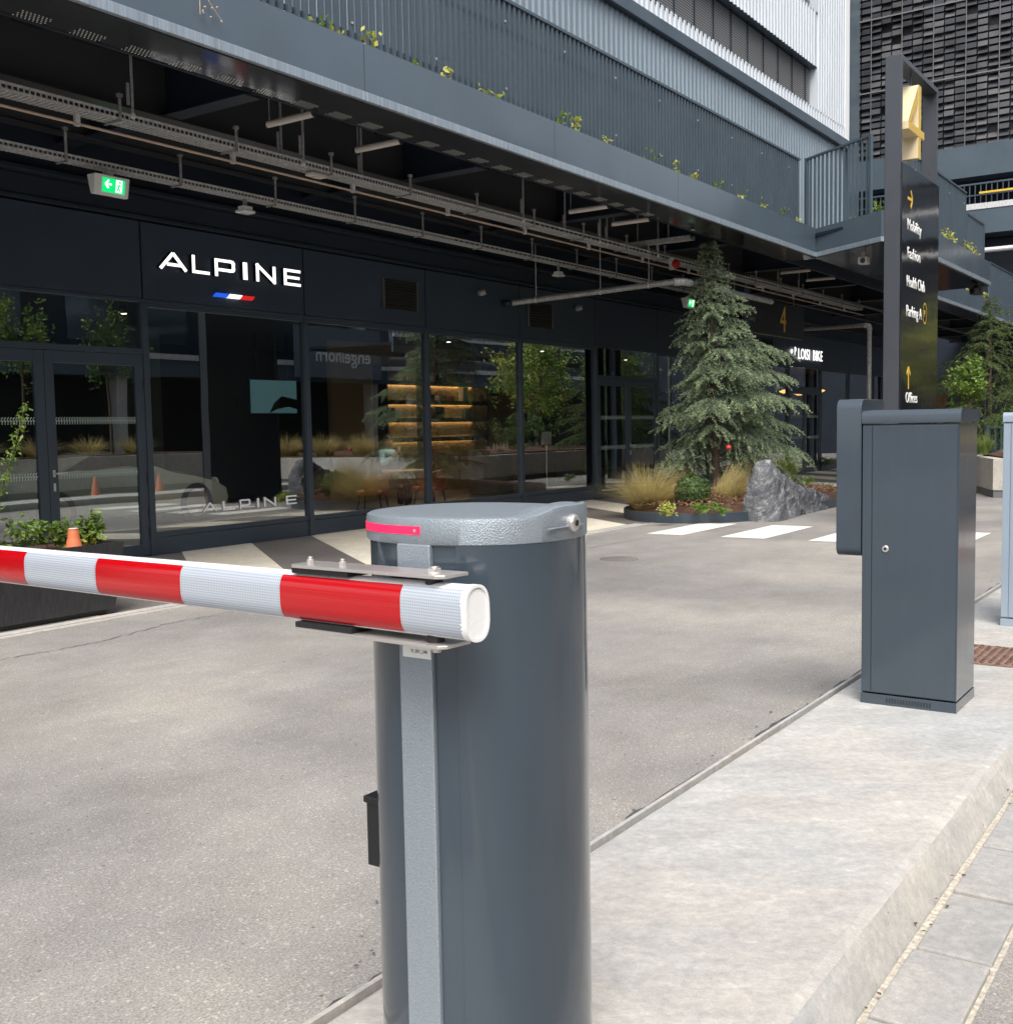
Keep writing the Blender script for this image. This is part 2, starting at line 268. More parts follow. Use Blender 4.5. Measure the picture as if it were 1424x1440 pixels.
# ------------------------------------------------------------------ mesh builder
class MB:
    def __init__(s): s.v = []; s.f = []; s.m = []
    def add(s, vs, fs, mi=0):
        o = len(s.v); s.v += [tuple(v) for v in vs]; s.f += [tuple(i+o for i in f) for f in fs]; s.m += [mi]*len(fs); return s
    def box(s, x0, x1, y0, y1, z0, z1, mi=0):
        return s.add([(x0,y0,z0),(x1,y0,z0),(x1,y1,z0),(x0,y1,z0),(x0,y0,z1),(x1,y0,z1),(x1,y1,z1),(x0,y1,z1)],
                     [(0,3,2,1),(4,5,6,7),(0,1,5,4),(1,2,6,5),(2,3,7,6),(3,0,4,7)], mi)
    def quad(s, a, b, c, d, mi=0): return s.add([a, b, c, d], [(0,1,2,3)], mi)
    def prism(s, poly, h0, h1, fn=None, mi=0, cap=True):
        """poly list of (u,v); fn(u,v,h)->xyz"""
        fn = fn or (lambda u, v, h: (u, v, h)); n = len(poly)
        vs = [fn(u, v, h0) for u, v in poly] + [fn(u, v, h1) for u, v in poly]
        fs = [(i, (i+1) % n, n+(i+1) % n, n+i) for i in range(n)]
        if cap: fs += [tuple(range(n))[::-1], tuple(range(n, 2*n))]
        return s.add(vs, fs, mi)
    def tube(s, pts, r, n=8, mi=0, cap=True):
        pts = [Vector(p) for p in pts]; rs = r if isinstance(r, (list, tuple)) else [r]*len(pts)
        vs = []; ref = None
        for i, p in enumerate(pts):
            t = (pts[min(i+1, len(pts)-1)] - pts[max(i-1, 0)])
            t = t.normalized() if t.length > 1e-9 else Vector((0, 0, 1))
            if ref is None: ref = Vector((0, 0, 1)) if abs(t.z) < .9 else Vector((1, 0, 0))
            u = t.cross(ref)
            if u.length < 1e-4: u = t.cross(Vector((0.3, 1, .2)))
            u.normalize(); w_ = t.cross(u); ref = w_.cross(t) if False else ref
            for k in range(n):
                a = 2*math.pi*k/n; vs.append(p + (u*math.cos(a) + w_*math.sin(a))*rs[i])
        fs = []
        for i in range(len(pts)-1):
            for k in range(n): fs.append((i*n+k, i*n+(k+1) % n, (i+1)*n+(k+1) % n, (i+1)*n+k))
        if cap: fs += [tuple(range(n))[::-1], tuple((len(pts)-1)*n+k for k in range(n))]
        return s.add(vs, fs, mi)
    def beam(s, a, b, w_, h, mi=0, upv=(0, 0, 1)):
        a, b = Vector(a), Vector(b); t = (b-a).normalized(); u = t.cross(Vector(upv)); u.normalize(); v = u.cross(t)
        vs = [p + u*sx*w_/2 + v*sy*h/2 for p in (a, b) for sx, sy in ((-1,-1),(1,-1),(1,1),(-1,1))]
        return s.add(vs, [(0,3,2,1),(4,5,6,7),(0,1,5,4),(1,2,6,5),(2,3,7,6),(3,0,4,7)], mi)
    def lathe(s, prof, c=(0,0,0), n=24, mi=0, ax=2):
        vs = []
        for r_, z in prof:
            for k in range(n):
                a = 2*math.pi*k/n; q = [r_*math.cos(a), r_*math.sin(a), z]
                if ax == 0: q = [q[2], q[0], q[1]]
                if ax == 1: q = [q[0], q[2], q[1]]
                vs.append((c[0]+q[0], c[1]+q[1], c[2]+q[2]))
        m_ = len(prof); fs = [(i*n+k, i*n+(k+1) % n, (i+1)*n+(k+1) % n, (i+1)*n+k) for i in range(m_-1) for k in range(n)]
        fs += [tuple(range(n))[::-1], tuple((m_-1)*n+k for k in range(n))]
        return s.add(vs, fs, mi)
    def build(s, name, m, parent=None, bevel=0, smooth=False, org=None, seg=2, fixn=True):
        ms = m if isinstance(m, list) else [m]
        if parent is not None:
            r_ = parent
            while r_.parent: r_ = r_.parent
            o = Vector(r_.location)
        else:
            a = np.array(s.v); o = Vector(org) if org else Vector(((a[:,0].min()+a[:,0].max())/2, (a[:,1].min()+a[:,1].max())/2, a[:,2].min()))
        me = bpy.data.meshes.new(name); me.from_pydata([(v[0]-o.x, v[1]-o.y, v[2]-o.z) for v in s.v], [], s.f)
        for k in ms: me.materials.append(k)
        if len(ms) > 1: me.polygons.foreach_set('material_index', s.m)
        if fixn and len(s.f) < 20000:
            bm = bmesh.new(); bm.from_mesh(me); bmesh.ops.recalc_face_normals(bm, faces=bm.faces); bm.to_mesh(me); bm.free()
        ob = bpy.data.objects.new(name, me); COL.objects.link(ob)
        if parent is not None: ob.parent = parent
        else: ob.location = o
        if bevel:
            b = ob.modifiers.new('bevel', 'BEVEL'); b.width = bevel; b.segments = seg; b.limit_method = 'ANGLE'; b.angle_limit = R(35)
            b.harden_normals = False
        if smooth:
            me.polygons.foreach_set('use_smooth', [True]*len(me.polygons))
            if bevel: pass
        return ob
def smooth_angle(ob, ang=40):
    me = ob.data
    bm = bmesh.new(); bm.from_mesh(me)
    for e in bm.edges: e.smooth = not (len(e.link_faces) == 2 and e.calc_face_angle(0) > R(ang))
    for f_ in bm.faces: f_.smooth = True
    bm.to_mesh(me); bm.free(); return ob
def thing(name, label, cat, loc, group=None):
    o = bpy.data.objects.new(name, None); COL.objects.link(o); o.location = loc; o.empty_display_size = .2
    o['label'] = label; o['category'] = cat
    if group: o['group'] = group
    return o
def tag(o, label, cat, group=None, kind=None):
    if label: o['label'] = label
    if cat: o['category'] = cat
    if group: o['group'] = group
    if kind: o['kind'] = kind
    return o
def struct(o): o['kind'] = 'structure'; return o
def kids(o): return [c for c in ALLO() if c.parent == o]
def ALLO(): return list(COL.objects)
def copy_tree(o, parent=None):
    c = o.copy(); COL.objects.link(c)
    if parent is not None: c.parent = parent
    for ch in kids(o): copy_tree(ch, c)
    return c
ORD = ['first','second','third','fourth','fifth','sixth','seventh','eighth','ninth','tenth','eleventh','twelfth','thirteenth','fourteenth','fifteenth','sixteenth','seventeenth','eighteenth','nineteenth','twentieth']

SPC = [1.0]
def text(s, name, m, parent, M, size=1, ext=.004, off=0, sx=1, align='LEFT'):
    cu_ = bpy.data.curves.new(name, 'FONT'); cu_.body = s; cu_.size = size; cu_.extrude = ext; cu_.offset = off; cu_.align_x = align; cu_.space_character = SPC[0]; cu_.resolution_u = 3
    t = bpy.data.objects.new(name, cu_); COL.objects.link(t); bpy.context.view_layer.update()
    me = bpy.data.meshes.new_from_object(t); COL.objects.unlink(t); bpy.data.objects.remove(t)
    r_ = parent
    while r_ is not None and r_.parent: r_ = r_.parent
    o = Vector(r_.location) if r_ is not None else Vector((0,0,0))
    me.transform(Matrix.Translation(-o) @ M @ Matrix.Diagonal((sx, 1, 1, 1)))
    me.materials.clear(); me.materials.append(m)
    ob = bpy.data.objects.new(name, me); COL.objects.link(ob)
    if parent is not None: ob.parent = parent
    return ob
def face_mY(x, y, z): # text facing -Y
    return Matrix(((1,0,0,x),(0,0,-1,y),(0,1,0,z),(0,0,0,1)))
def face_pY(x, y, z): # text facing +Y
    return Matrix(((-1,0,0,x),(0,0,1,y),(0,1,0,z),(0,0,0,1)))
def face_mX(x, y, z): # text facing -X (reads towards -Y)
    return Matrix(((0,0,-1,x),(-1,0,0,y),(0,1,0,z),(0,0,0,1)))

# ================================================================== GROUND
YF = 11.297
g = MB().quad((-120,-120,-.012), (200,-120,-.012), (200,160,-.012), (-120,160,-.012))
struct(g.build('ground', mROAD2))
g = MB().quad((-60,1.9,0), (150,1.9,0), (150,7.78,0), (-60,7.78,0)); struct(g.build('road', mROAD))
g = MB().quad((-60,-60,0), (150,-60,0), (150,.57,0), (-60,.57,0)); struct(g.build('side_road', mROAD2))
g = MB().quad((-60,7.78,0.0), (150,7.78,0), (150,19,0), (-60,19,0)); struct(g.build('pavement', mPAVE))
# beige diagonal bands laid into the pavement, clipped where the shop front stands
b = MB()
for k in range(-6, 14):
    x0 = 9.18+2.3*k; sh = .735; z = .004
    b.quad((x0-sh*(YF-7.95), 7.95, z), (x0+1.17-sh*(YF-7.95), 7.95, z), (x0+1.17, YF, z), (x0, YF, z))
struct(b.build('pavement_band', mPAVE2))
b = MB(); b.box(-60, 15.0, 7.70, 7.775, -.01, .006); b.box(-60, 15.0, 7.81, 7.93, -.01, .005)
struct(b.build('drain_edge', mKERB))
# crosswalk
b = MB()
for y0, y1 in ((6.50,7.04),(5.34,5.95),(4.15,4.76),(2.96,3.58)):
    b.add([(13.66,y0,.004),(15.55,y0,.004),(15.55,y1,.004),(13.66,y1,.004)], [(0,1,2,3)])
for k in range(7):
    y0 = -.4-1.19*k; b.add([(13.66,y0-.6,.004),(15.55,y0-.6,.004),(15.55,y0,.004),(13.66,y0,.004)], [(0,1,2,3)])
struct(b.build('crosswalk_marking', mPAINT))
# manhole-like patch
b = MB(); b.lathe([(.22,.0),(.22,.005)], (*onZ(870,786).xy, 0), 20); struct(b.build('road_patch', mPAVE))
# island: slab top, battered kerb on the side-road face
IZ = .13
b = MB()
def islprof(x): # section along Y: kerb face left, top, kerb face right (rounded nose)
    return [(x,1.80,0),(x,1.785,.11),(x,1.755,IZ),(x,.90,IZ+.002),(x,.868,IZ-.008),(x,.852,IZ-.035),(x,.805,-.01)]
N = 90; xs = [0.2 + i*(24-.2)/N for i in range(N+1)]
vs = []; fs = []
for i, x in enumerate(xs):
    for j, q in enumerate(islprof(x)):
        q = list(q)
        if j in (2,): q[1] += random.uniform(-.004, .004)
        if j in (3, 4): q[1] += random.uniform(-.0025, .0025)
        vs.append(q)
n = 7
for i in range(N):
    for j in range(n-1): fs.append((i*n+j, (i+1)*n+j, (i+1)*n+j+1, i*n+j+1))
fs += [tuple(range(n)), tuple(N*n+j for j in range(n))[::-1]]
o = MB().add(vs, fs).build('traffic_island', [mISL, mKERB]); struct(o)
mi = [0]*len(o.data.polygons)
for p_ in o.data.polygons:
    if abs(p_.normal.z) < .93: mi[p_.index] = 1
o.data.polygons.foreach_set('material_index', mi)
# concrete kerb strip and tar joint on the road side
b = MB(); b.box(.2, 24, 1.802, 1.818, -.01, .122); struct(b.build('kerb_strip', mISL))
b = MB(); vs = []; fs = []
N = 260
for i in range(N+1):
    x = .2+i*20/N; w_ = .022+.012*random.random()+.012*math.sin(x*5)+(.02 if random.random() < .12 else 0)
    vs += [(x, 1.85, .006), (x, 1.945+w_, .006)]
for i in range(N): fs.append((2*i, 2*i+2, 2*i+3, 2*i+1))
struct(b.add(vs, fs).build('tar_joint', mTAR))
# gutter of paving blocks with sanded joints
b = MB(); b.quad((-2,.565,.004), (26,.565,.004), (26,.806,.004), (-2,.806,.004)); struct(b.build('joint_bed', mSAND))
b = MB(); x = .05
while x < 22:
    L_ = .425+random.uniform(-.01, .01); dz = random.uniform(-.003, .004)
    b.box(x, x+L_, .578+random.uniform(-.003,.003), .783+random.uniform(-.006,.003), -.02, .018+dz); x += L_+.016+random.uniform(-.003,.006)
struct(b.build('gutter_pavers', mSETT, bevel=.006))
rgl = np.random.default_rng(21); m_ = MB()
for _ in range(170):
    if rgl.random() < .55: x, y, z = rgl.uniform(1.5, 14), 1.93+abs(rgl.normal(0,.10)), .006
    elif rgl.random() < .5: x, y, z = rgl.uniform(1.5, 9), .79+rgl.normal(0,.018), .022
    else: x, y, z = rgl.uniform(2, 13), rgl.uniform(.9, 7), .008
    if .86 < y < 1.80: z = IZ+.005
    a = rgl.uniform(0, 6.28); l = rgl.uniform(.004, .013); w_ = l*rgl.uniform(.4,.8)
    m_.add([(x+l*math.cos(a), y+l*math.sin(a), z), (x-w_*math.sin(a), y+w_*math.cos(a), z+.002), (x-l*math.cos(a), y-l*math.sin(a), z), (x+w_*math.sin(a), y-w_*math.cos(a), z+.003)], [(0,1,2,3)])
tag(m_.build('grit', mat('dark grit and dry leaf bits', (.10,.075,.05), .9), org=(6,2,0)), 'dark grit and tiny dry leaf bits scattered along the kerb', 'grit', None, 'stuff')
m_ = MB()
for (x0, y0, x1, y1) in ((6.0, 7.1, 13.0, 6.75), (3.6, 6.9, 6.0, 7.1)):
    vs = []; N = 70
    for i in range(N+1):
        t_ = i/N; x = x0+(x1-x0)*t_; y = y0+(y1-y0)*t_+.05*math.sin(t_*9)+rgl.normal(0,.012); w_ = abs(rgl.normal(.004,.003)); vs += [(x, y-w_, .003), (x, y+w_, .003)]
    m_.add(vs, [(2*i, 2*i+2, 2*i+3, 2*i+1) for i in range(N)])
struct(m_.build('road_crack', mTAR))
# cast iron tactile grate
b = MB(); b.box(6.52, 7.08, 1.0, 1.44, IZ+.0035, IZ+.008)
for i in range(13):
    for j in range(10):
        cx, cy = 6.555+.0405*i+(.02 if j % 2 else 0), 1.03+.043*j
        if cx > 7.06: continue
        b.beam((cx-.013, cy-.01, IZ+.011), (cx+.013, cy+.01, IZ+.011), .011, .007)
o = b.build('drain_cover', mat('rusty cast iron', (.21, .13, .10), .75, noise=(30, .5), bump=(80, .6, .004)))
tag(o, 'rusty brown patterned iron cover set in the island beside the dark cabinet', 'drain cover')

# ================================================================== BOOM BARRIER
PC = Vector((1.775, 1.29, 0)); A_, B_ = .193, .206
root = thing('boom_barrier', 'anthracite barrier post with silver lid carrying the red and white striped boom', 'barrier', (PC.x, PC.y, IZ))
def sup(a, bb, n=96, e=2.5):
    out = []
    for k in range(n):
        t_ = 2*math.pi*k/n; c_, s_ = math.cos(t_), math.sin(t_)
        out.append((PC.x + a*math.copysign(abs(c_)**(2/e), c_), PC.y + bb*math.copysign(abs(s_)**(2/e), s_)))
    return out
def loftring(rings, cap=True):
    m_ = MB(); n = len(rings[0]); vs = [v for r_ in rings for v in r_]; fs = []
    for i in range(len(rings)-1):
        for k in range(n): fs.append((i*n+k, i*n+(k+1) % n, (i+1)*n+(k+1) % n, (i+1)*n+k))
    if cap: fs += [tuple(range(n))[::-1], tuple((len(rings)-1)*n+k for k in range(n))]
    return m_.add(vs, fs)
E_ = 2.35
body = loftring([[(x, y, z) for x, y in sup(A_, B_, 120, E_)] for z in (IZ+.004, .7, 1.30)])
o = body.build('housing', mANTg, root); smooth_angle(o, 50)
# door seams on the housing (thin raised sheet edge)
m_ = MB()
def sp(t_, off=0):
    c_, s_ = math.cos(t_), math.sin(t_)
    return Vector((PC.x+(A_+off)*math.copysign(abs(c_)**(2/E_), c_), PC.y+(B_+off)*math.copysign(abs(s_)**(2/E_), s_), 0))
def skin(t0, t1, z0, z1, off, n=24, thick=.002):
    m2 = MB(); vs = []; 
    for i in range(n+1):
        t_ = t0+(t1-t0)*i/n; a = sp(t_, off); b2 = sp(t_, off-thick)
        vs += [(a.x, a.y, z0), (a.x, a.y, z1), (b2.x, b2.y, z0), (b2.x, b2.y, z1)]
    fs = []
    for i in range(n):
        p_ = 4*i; q_ = p_+4
        fs += [(p_, q_, q_+1, p_+1), (p_+2, p_+3, q_+3, q_+2), (p_+1, q_+1, q_+3, p_+3), (p_, p_+2, q_+2, q_)]
    fs += [(0,1,3,2), (4*n, 4*n+2, 4*n+3, 4*n+1)]
    return m2.add(vs, fs)
o = skin(math.pi+.36, 2*math.pi-.55, IZ+.01, 1.29, .0045, 60, .005).build('door_panel', mANTg, root); smooth_angle(o, 40)
# front strip, flat aluminium
m_ = MB(); m_.box(PC.x-A_-.008, PC.x-A_+.03, PC.y-.038, PC.y+.040, IZ+.004, 1.289); strip = m_.build('front_strip', mHAM, root, bevel=.003)
# plinth
loftring([[(x, y, z) for x, y in sup(A_+.006, B_+.006, 96, E_)] for z in (IZ, IZ+.03)]).build('plinth', mDARK, root)
# lid: rim follows a profile that rises at the -Y end
def lidtop(x, y):
    dx, dy = (x-PC.x)/A_, (y-PC.y)/B_; r_ = math.hypot(dx, dy); a_ = math.degrees(math.atan2(dy, dx))
    ss = lambda v: (lambda c: c*c*(3-2*c))(max(0, min(1, v)))
    up_ = ss((a_+121)/25)*ss((-38-a_)/26)*ss((r_-.45)/.42)
    return 1.339+.015*up_
rings = []
for off, zf in ((.003, lambda zt: 1.287), (.006, lambda zt: 1.290), (.0065, lambda zt: zt-.010), (.0045, lambda zt: zt-.003), (-.001, lambda zt: zt), (-.012, lambda zt: zt-.003)):
    rings.append([(x, y, zf(lidtop(x, y))) for x, y in sup(A_+off, B_+off, 120, E_)])
for s_ in (.96, .9, .84, .76, .68, .6, .5, .4, .3, .1):
    rings.append([(PC.x+(x-PC.x)*s_, PC.y+(y-PC.y)*s_, lidtop(PC.x+(x-PC.x)*s_, PC.y+(y-PC.y)*s_)-.001+.006*(1-s_)) for x, y in sup(A_-.012, B_-.012, 120, E_)])
lid = loftring(rings).build('lid', mHAM, root); smooth_angle(lid, 45)
# signal lamp strip
def lidskin(t0, t1, z0, z1, o_, n=26, th=.004):
    m2 = MB(); vs = []
    for i in range(n+1):
        t_ = t0+(t1-t0)*i/n; c_, s_ = math.cos(t_), math.sin(t_)
        for q in (o_, o_-th):
            p_ = (PC.x+(A_+q)*math.copysign(abs(c_)**(2/E_), c_), PC.y+(B_+q)*math.copysign(abs(s_)**(2/E_), s_))
            vs += [(*p_, z0), (*p_, z1)]
    fs = []
    for i in range(n):
        p_ = 4*i; q_ = p_+4; fs += [(p_, q_, q_+1, p_+1), (p_+1, q_+1, q_+3, p_+3), (p_, p_+2, q_+2, q_)]
    fs += [(0,1,3,2), (4*n, 4*n+2, 4*n+3, 4*n+1)]
    return m2.add(vs, fs)
o = lidskin(math.pi*.60, math.pi*1.015, 1.3065, 1.322, .0075).build('signal_lamp', mPINK, lid); smooth_angle(o)
m_ = MB(); m_.lathe([(.003,0),(.003,.002)], (sp(math.pi*1.003,.0085).x, sp(math.pi*1.003,.0085).y, 1.314), 12, ax=0); m_.build('screw', mSTAIN, lid)
# lock on the raised end of the lid: recessed flat with a round key barrel
lk = onY(805, 735, PC.y-B_-.01)
m_ = MB(); m_.lathe([(.0165,.012),(.0165,-.004),(.014,-.008),(.012,-.009)], (lk.x, lk.y, lk.z), 24, ax=1); lo = m_.build('lock', mSTAIN, lid, smooth=False)
m_ = MB(); m_.lathe([(.006,-.009),(.006,-.0105)], (lk.x, lk.y, lk.z), 12, ax=1); m_.build('keyhole', mBLK, lo)
m_ = MB(); m_.box(PC.x-.07, PC.x+.05, PC.y-B_-.011, PC.y-B_-.004, 1.312, 1.3145); m_.build('lid_ledge', mHAM, lid, bevel=.001)
# boom arm
P0 = Vector((1.488, 1.086, 1.190)); P1 = Vector((1.626, 2.726, 1.168)); dirv = (P1-P0).normalized()
sid = dirv.cross(Vector((0,0,1))).normalized(); upb = sid.cross(dirv)
if sid.x > 0: sid = -sid
HH, WW = .0475, .030
def oval(hh, ww, n=40):
    out = []
    for k in range(n):
        t_ = 2*math.pi*k/n; c_, s_ = math.cos(t_), math.sin(t_)
        out.append((ww*math.copysign(abs(c_)**(.9), c_), hh*math.copysign(abs(s_)**(.62), s_)))
    return out
def bm_(L_, u, v): return P0 + dirv*L_ + sid*u + upb*v
arm = thing('tmp', '', '', (0,0,0)); bpy.data.objects.remove(arm)
m_ = MB(); m_.prism(oval(HH, WW), 0.006, 3.6, lambda u, v, h: bm_(h, u, v)); 
armo = m_.build('boom_arm', mWHITE, root); smooth_angle(armo, 40)
m_ = MB(); m_.prism(oval(HH-.0035, WW-.0035), -.0005, .02, lambda u, v, h: bm_(h, u, v)); o = m_.build('end_cap', mWHITE, armo, bevel=.001); smooth_angle(o, 30)
m_ = MB()  # raised rim of the cap
ro = oval(HH+.0012, WW+.0012); ri = oval(HH-.004, WW-.004); n = len(ro)
vs = [bm_(-.003, *q) for q in ro]+[bm_(-.003, *q) for q in ri]+[bm_(.010, *q) for q in ro]+[bm_(.010, *q) for q in ri]
fs = []
for k in range(n):
    k2 = (k+1) % n; fs += [(k, k2, n+k2, n+k), (k, 2*n+k, 2*n+k2, k2), (n+k, n+k2, 3*n+k2, 3*n+k), (2*n+k, 3*n+k, 3*n+k2, 2*n+k2)]
o = m_.add(vs, fs).build('cap_rim', mWHITE, armo); smooth_angle(o, 40)
# reflective bands, wrapped round the near face
def band(L0, L1, m):
    m2 = MB(); n = 14; vs = []
    for L_ in (L0, L1):
        for i in range(n+1):
            t_ = R(-52)+R(104)*i/n; c_, s_ = math.cos(t_), math.sin(t_)
            vs.append(bm_(L_, (WW+.0012)*abs(c_)**.9, (HH+.0008)*math.copysign(abs(s_)**.62, s_)))
    return m2.add(vs, [(i, i+1, n+2+i, n+1+i) for i in range(n)])
def Lat(px):   # length along the boom seen at picture column px
    lo_, hi = 0., 6.
    for _ in range(40):
        mid = (lo_+hi)/2; q = bm_(mid, WW, 0)-C0; x_ = 712+F*q.dot(cr)/q.dot(fw)
        if x_ > px: lo_ = mid
        else: hi = mid
    return lo_
cuts = [655, 563, 394, 254, 135, 35]
Ls = [Lat(c) for c in cuts]; Ls[0] = .007; d_ = Ls[3]-Ls[2]
Ls += [Ls[-1]+.43, Ls[-1]+.86, Ls[-1]+1.2]
for i in range(len(Ls)-1):
    o = band(Ls[i], Ls[i+1]-.0008, mSHR if i % 2 else mSHW).build('reflective_band', mSHR if i % 2 else mSHW, armo); smooth_angle(o, 60)
    o['label'] = 'red reflective band' if i % 2 else 'white honeycomb reflective band'
# clamp plates above and below with bolts
LA, LB = Lat(641)+.0, Lat(407)
for sgn in (1, -1):
    m_ = MB(); L0, L1 = (LA+.0, LB) if sgn > 0 else (LA-.01, LB-.005)
    L0 = max(L0, .05)
    z0 = sgn*(HH+.0125)
    pl = [(L0, -.040), (L0, .020), (L0+.012, .032), (L1-.01, .030), (L1, .022), (L1, -.04)]
    m_.prism(pl, z0-.003, z0+.003, lambda u, v, h: bm_(u, v, h)); pl_o = m_.build('clamp_plate', mSTAIN, armo, bevel=.0008)
    m_ = MB(); m_.prism([(L1-.16, -.03), (L1-.16, .026), (L1-.004, .026), (L1-.004, -.03)], sgn*(HH-.001), z0-sgn*.003, lambda u, v, h: bm_(u, v, h)); m_.build('rubber_pad', mBLK, armo, bevel=.001)
    for q, (Lb, big) in enumerate([(L0+.045, 1), (L1-.035, 0), (L1-.125, 0)]):
        if sgn < 0 and not big: continue
        m_ = MB(); rr = .013 if big else .0075; hh = .008 if big else .009
        c_ = bm_(Lb, -.002 if big else .004, z0+sgn*.003)
        m_.prism([(rr*math.cos(R(60*k+12)), rr*math.sin(R(60*k+12))) for k in range(6)], 0, hh, lambda u, v, h: c_+dirv*u+sid*v+upb*(h*sgn))
        m_.prism([(rr*.62*math.cos(R(30*k)), rr*.62*math.sin(R(30*k))) for k in range(12)], hh, hh+(.003 if big and sgn > 0 else .005), lambda u, v, h: c_+dirv*u+sid*v+upb*(h*sgn))
        if big: m_.prism([(rr*1.35*math.cos(R(20*k)), rr*1.35*math.sin(R(20*k))) for k in range(18)], 0, .002, lambda u, v, h: c_+dirv*u+sid*v+upb*(h*sgn))
        m_.build('bolt', mSTAIN, pl_o, bevel=.0008)
        if big:
            m_ = MB(); m_.prism([(.016*math.cos(R(20*k)), .016*math.sin(R(20*k))) for k in range(18)], sgn*(HH-.006), z0-sgn*.003, lambda u, v, h: bm_(Lb, 0, 0)+dirv*u+sid*v+upb*h); m_.build('spacer', mBLK, pl_o)
# pivot flange between boom and housing
m_ = MB(); m_.box(1.545, PC.x-A_-.006, PC.y-.033, PC.y+.033, 1.14, 1.235); m_.build('pivot_flange', mDARK, root, bevel=.006)
# asset sticker below the boom on the strip
q0 = onX(566, 901, PC.x-A_-.0095); q1 = onX(607, 928, PC.x-A_-.0095)
m_ = MB(); m_.box(PC.x-A_-.0095, PC.x-A_-.008, q1.y+.002, q0.y, q1.z, q0.z); st_ = m_.build('asset_sticker', mTXT, root)
st_['label'] = 'white number sticker'
text('D_E01_248', 'sticker_text', mBLK, st_, face_mX(PC.x-A_-.0097, q0.y-.020, q0.z-.019), .0080, .0001, .0001)
# black contact box on the far side
kb = onZ(524, 1160, .79)
v0 = onY(520, 1115, PC.y+B_+.010); v1 = onY(520, 1213, PC.y+B_+.010)
m_ = MB(); m_.box(v0.x-.016, v0.x+.03, PC.y+B_-.03, PC.y+B_+.006, v1.z, v0.z-.01); m_.box(v0.x-.020, v0.x+.034, PC.y+B_-.03, PC.y+B_+.011, v0.z-.014, v0.z); m_.build('contact_box', mBLK, root, bevel=.002)

# ================================================================== CABINETS ON THE ISLAND
def rounded_lid(x0, x1, y0, y1, z0, z1, r=.03, n=6):
    """section in X (front edge at x0 rounded), extruded along Y"""
    pl = [(x0, z0), (x0, z1-r)] + [(x0+r-r*math.cos(R(90*k/n)), z1-r+r*math.sin(R(90*k/n))) for k in range(1, n+1)]
    pl += [(x1-r+r*math.sin(R(90*k/n)), z1-r+r*math.cos(R(90*k/n))) for k in range(0, n+1)] + [(x1, z0)]
    return MB().prism(pl, y0, y1, lambda u, v, h: (u, h, v))
def cabinet(name, label, x0, x1, y0, y1, ztop, m, hood=True):
    rt_ = thing(name, label, 'cabinet', ((x0+x1)/2, (y0+y1)/2, IZ))
    zl = ztop-.062
    MB().box(x0+.006, x1-.006, y0+.002, y1-.002, IZ+.055, zl-.004).build('body', m, rt_, bevel=.003)
    o = rounded_lid(x0-.004, x1+.004, y0-.006, y1+.002, zl, ztop, .028).build('lid', m, rt_); smooth_angle(o, 30)
    m_ = MB(); m_.box(x0, x1, y0, y1, IZ, IZ+.05); pl_ = m_.build('plinth', m, rt_, bevel=.002)
    m_ = MB(); w_ = y1-y0
    for k in range(16): 
        yy = y0+w_*(.26+.03*k); m_.box(x0-.0012, x0+.004, yy, yy+w_*.012, IZ+.014, IZ+.036)
    m_.build('vent_slots', mBLK, pl_)
    m_ = MB(); m_.box(x0-.001, x0+.02, y0+.008, y1-.050, IZ+.06, zl-.012); dr = m_.build('door', m, rt_, bevel=.002)
    m_ = MB(); m_.box(x0+.001, x0+.02, y1-.046, y1-.002, IZ+.06, zl-.012); m_.build('side_trim', m, rt_, bevel=.002)
    zz = IZ+.76 if hood else IZ+.8; yy = y1-.114
    m_ = MB(); m_.lathe([(.016,.006),(.016,-.005),(.013,-.0075)], (x0, yy, zz), 24, ax=0); lo = m_.build('lock', mSTAIN, dr)
    m_ = MB(); m_.lathe([(.007,-.0075),(.007,-.0088)], (x0, yy, zz), 14, ax=0); m_.box(x0-.0095, x0-.008, yy-.001, yy+.001, zz-.004, zz+.004); m_.build('keyhole', mBLK, lo)
    return rt_
cb = cabinet('control_cabinet', 'dark anthracite cabinet with locked door and tall side box standing on the island', 5.36, 5.745, 1.161, 1.604, 1.550, mANTg)
# side box with rounded top and bottom
x0, x1 = 5.36, 5.745; z0, z1, r_, n = .845, 1.606, .045, 7
pl = []
for cx, cz, a0 in ((x0+r_, z0+r_, 180), (x1-r_, z0+r_, 270), (x1-r_, z1-r_, 0), (x0+r_, z1-r_, 90)):
    for k in range(n+1): pl.append((cx+r_*math.cos(R(a0+90*k/n)), cz+r_*math.sin(R(a0+90*k/n))))
o = MB().prism(pl, 1.608, 1.728, lambda u, v, h: (u, h, v)).build('side_box', mANTg, cb, bevel=.002); smooth_angle(o, 30)
mLG = mat('light grey blue paint', (.26, .32, .385), .3, noise=(3, .05))
cabinet('light_barrier_cabinet', 'light grey blue cabinet at the right edge of the photo, on the island', 7.843, 8.2, 1.0, 1.430, 1.540, mLG, False)

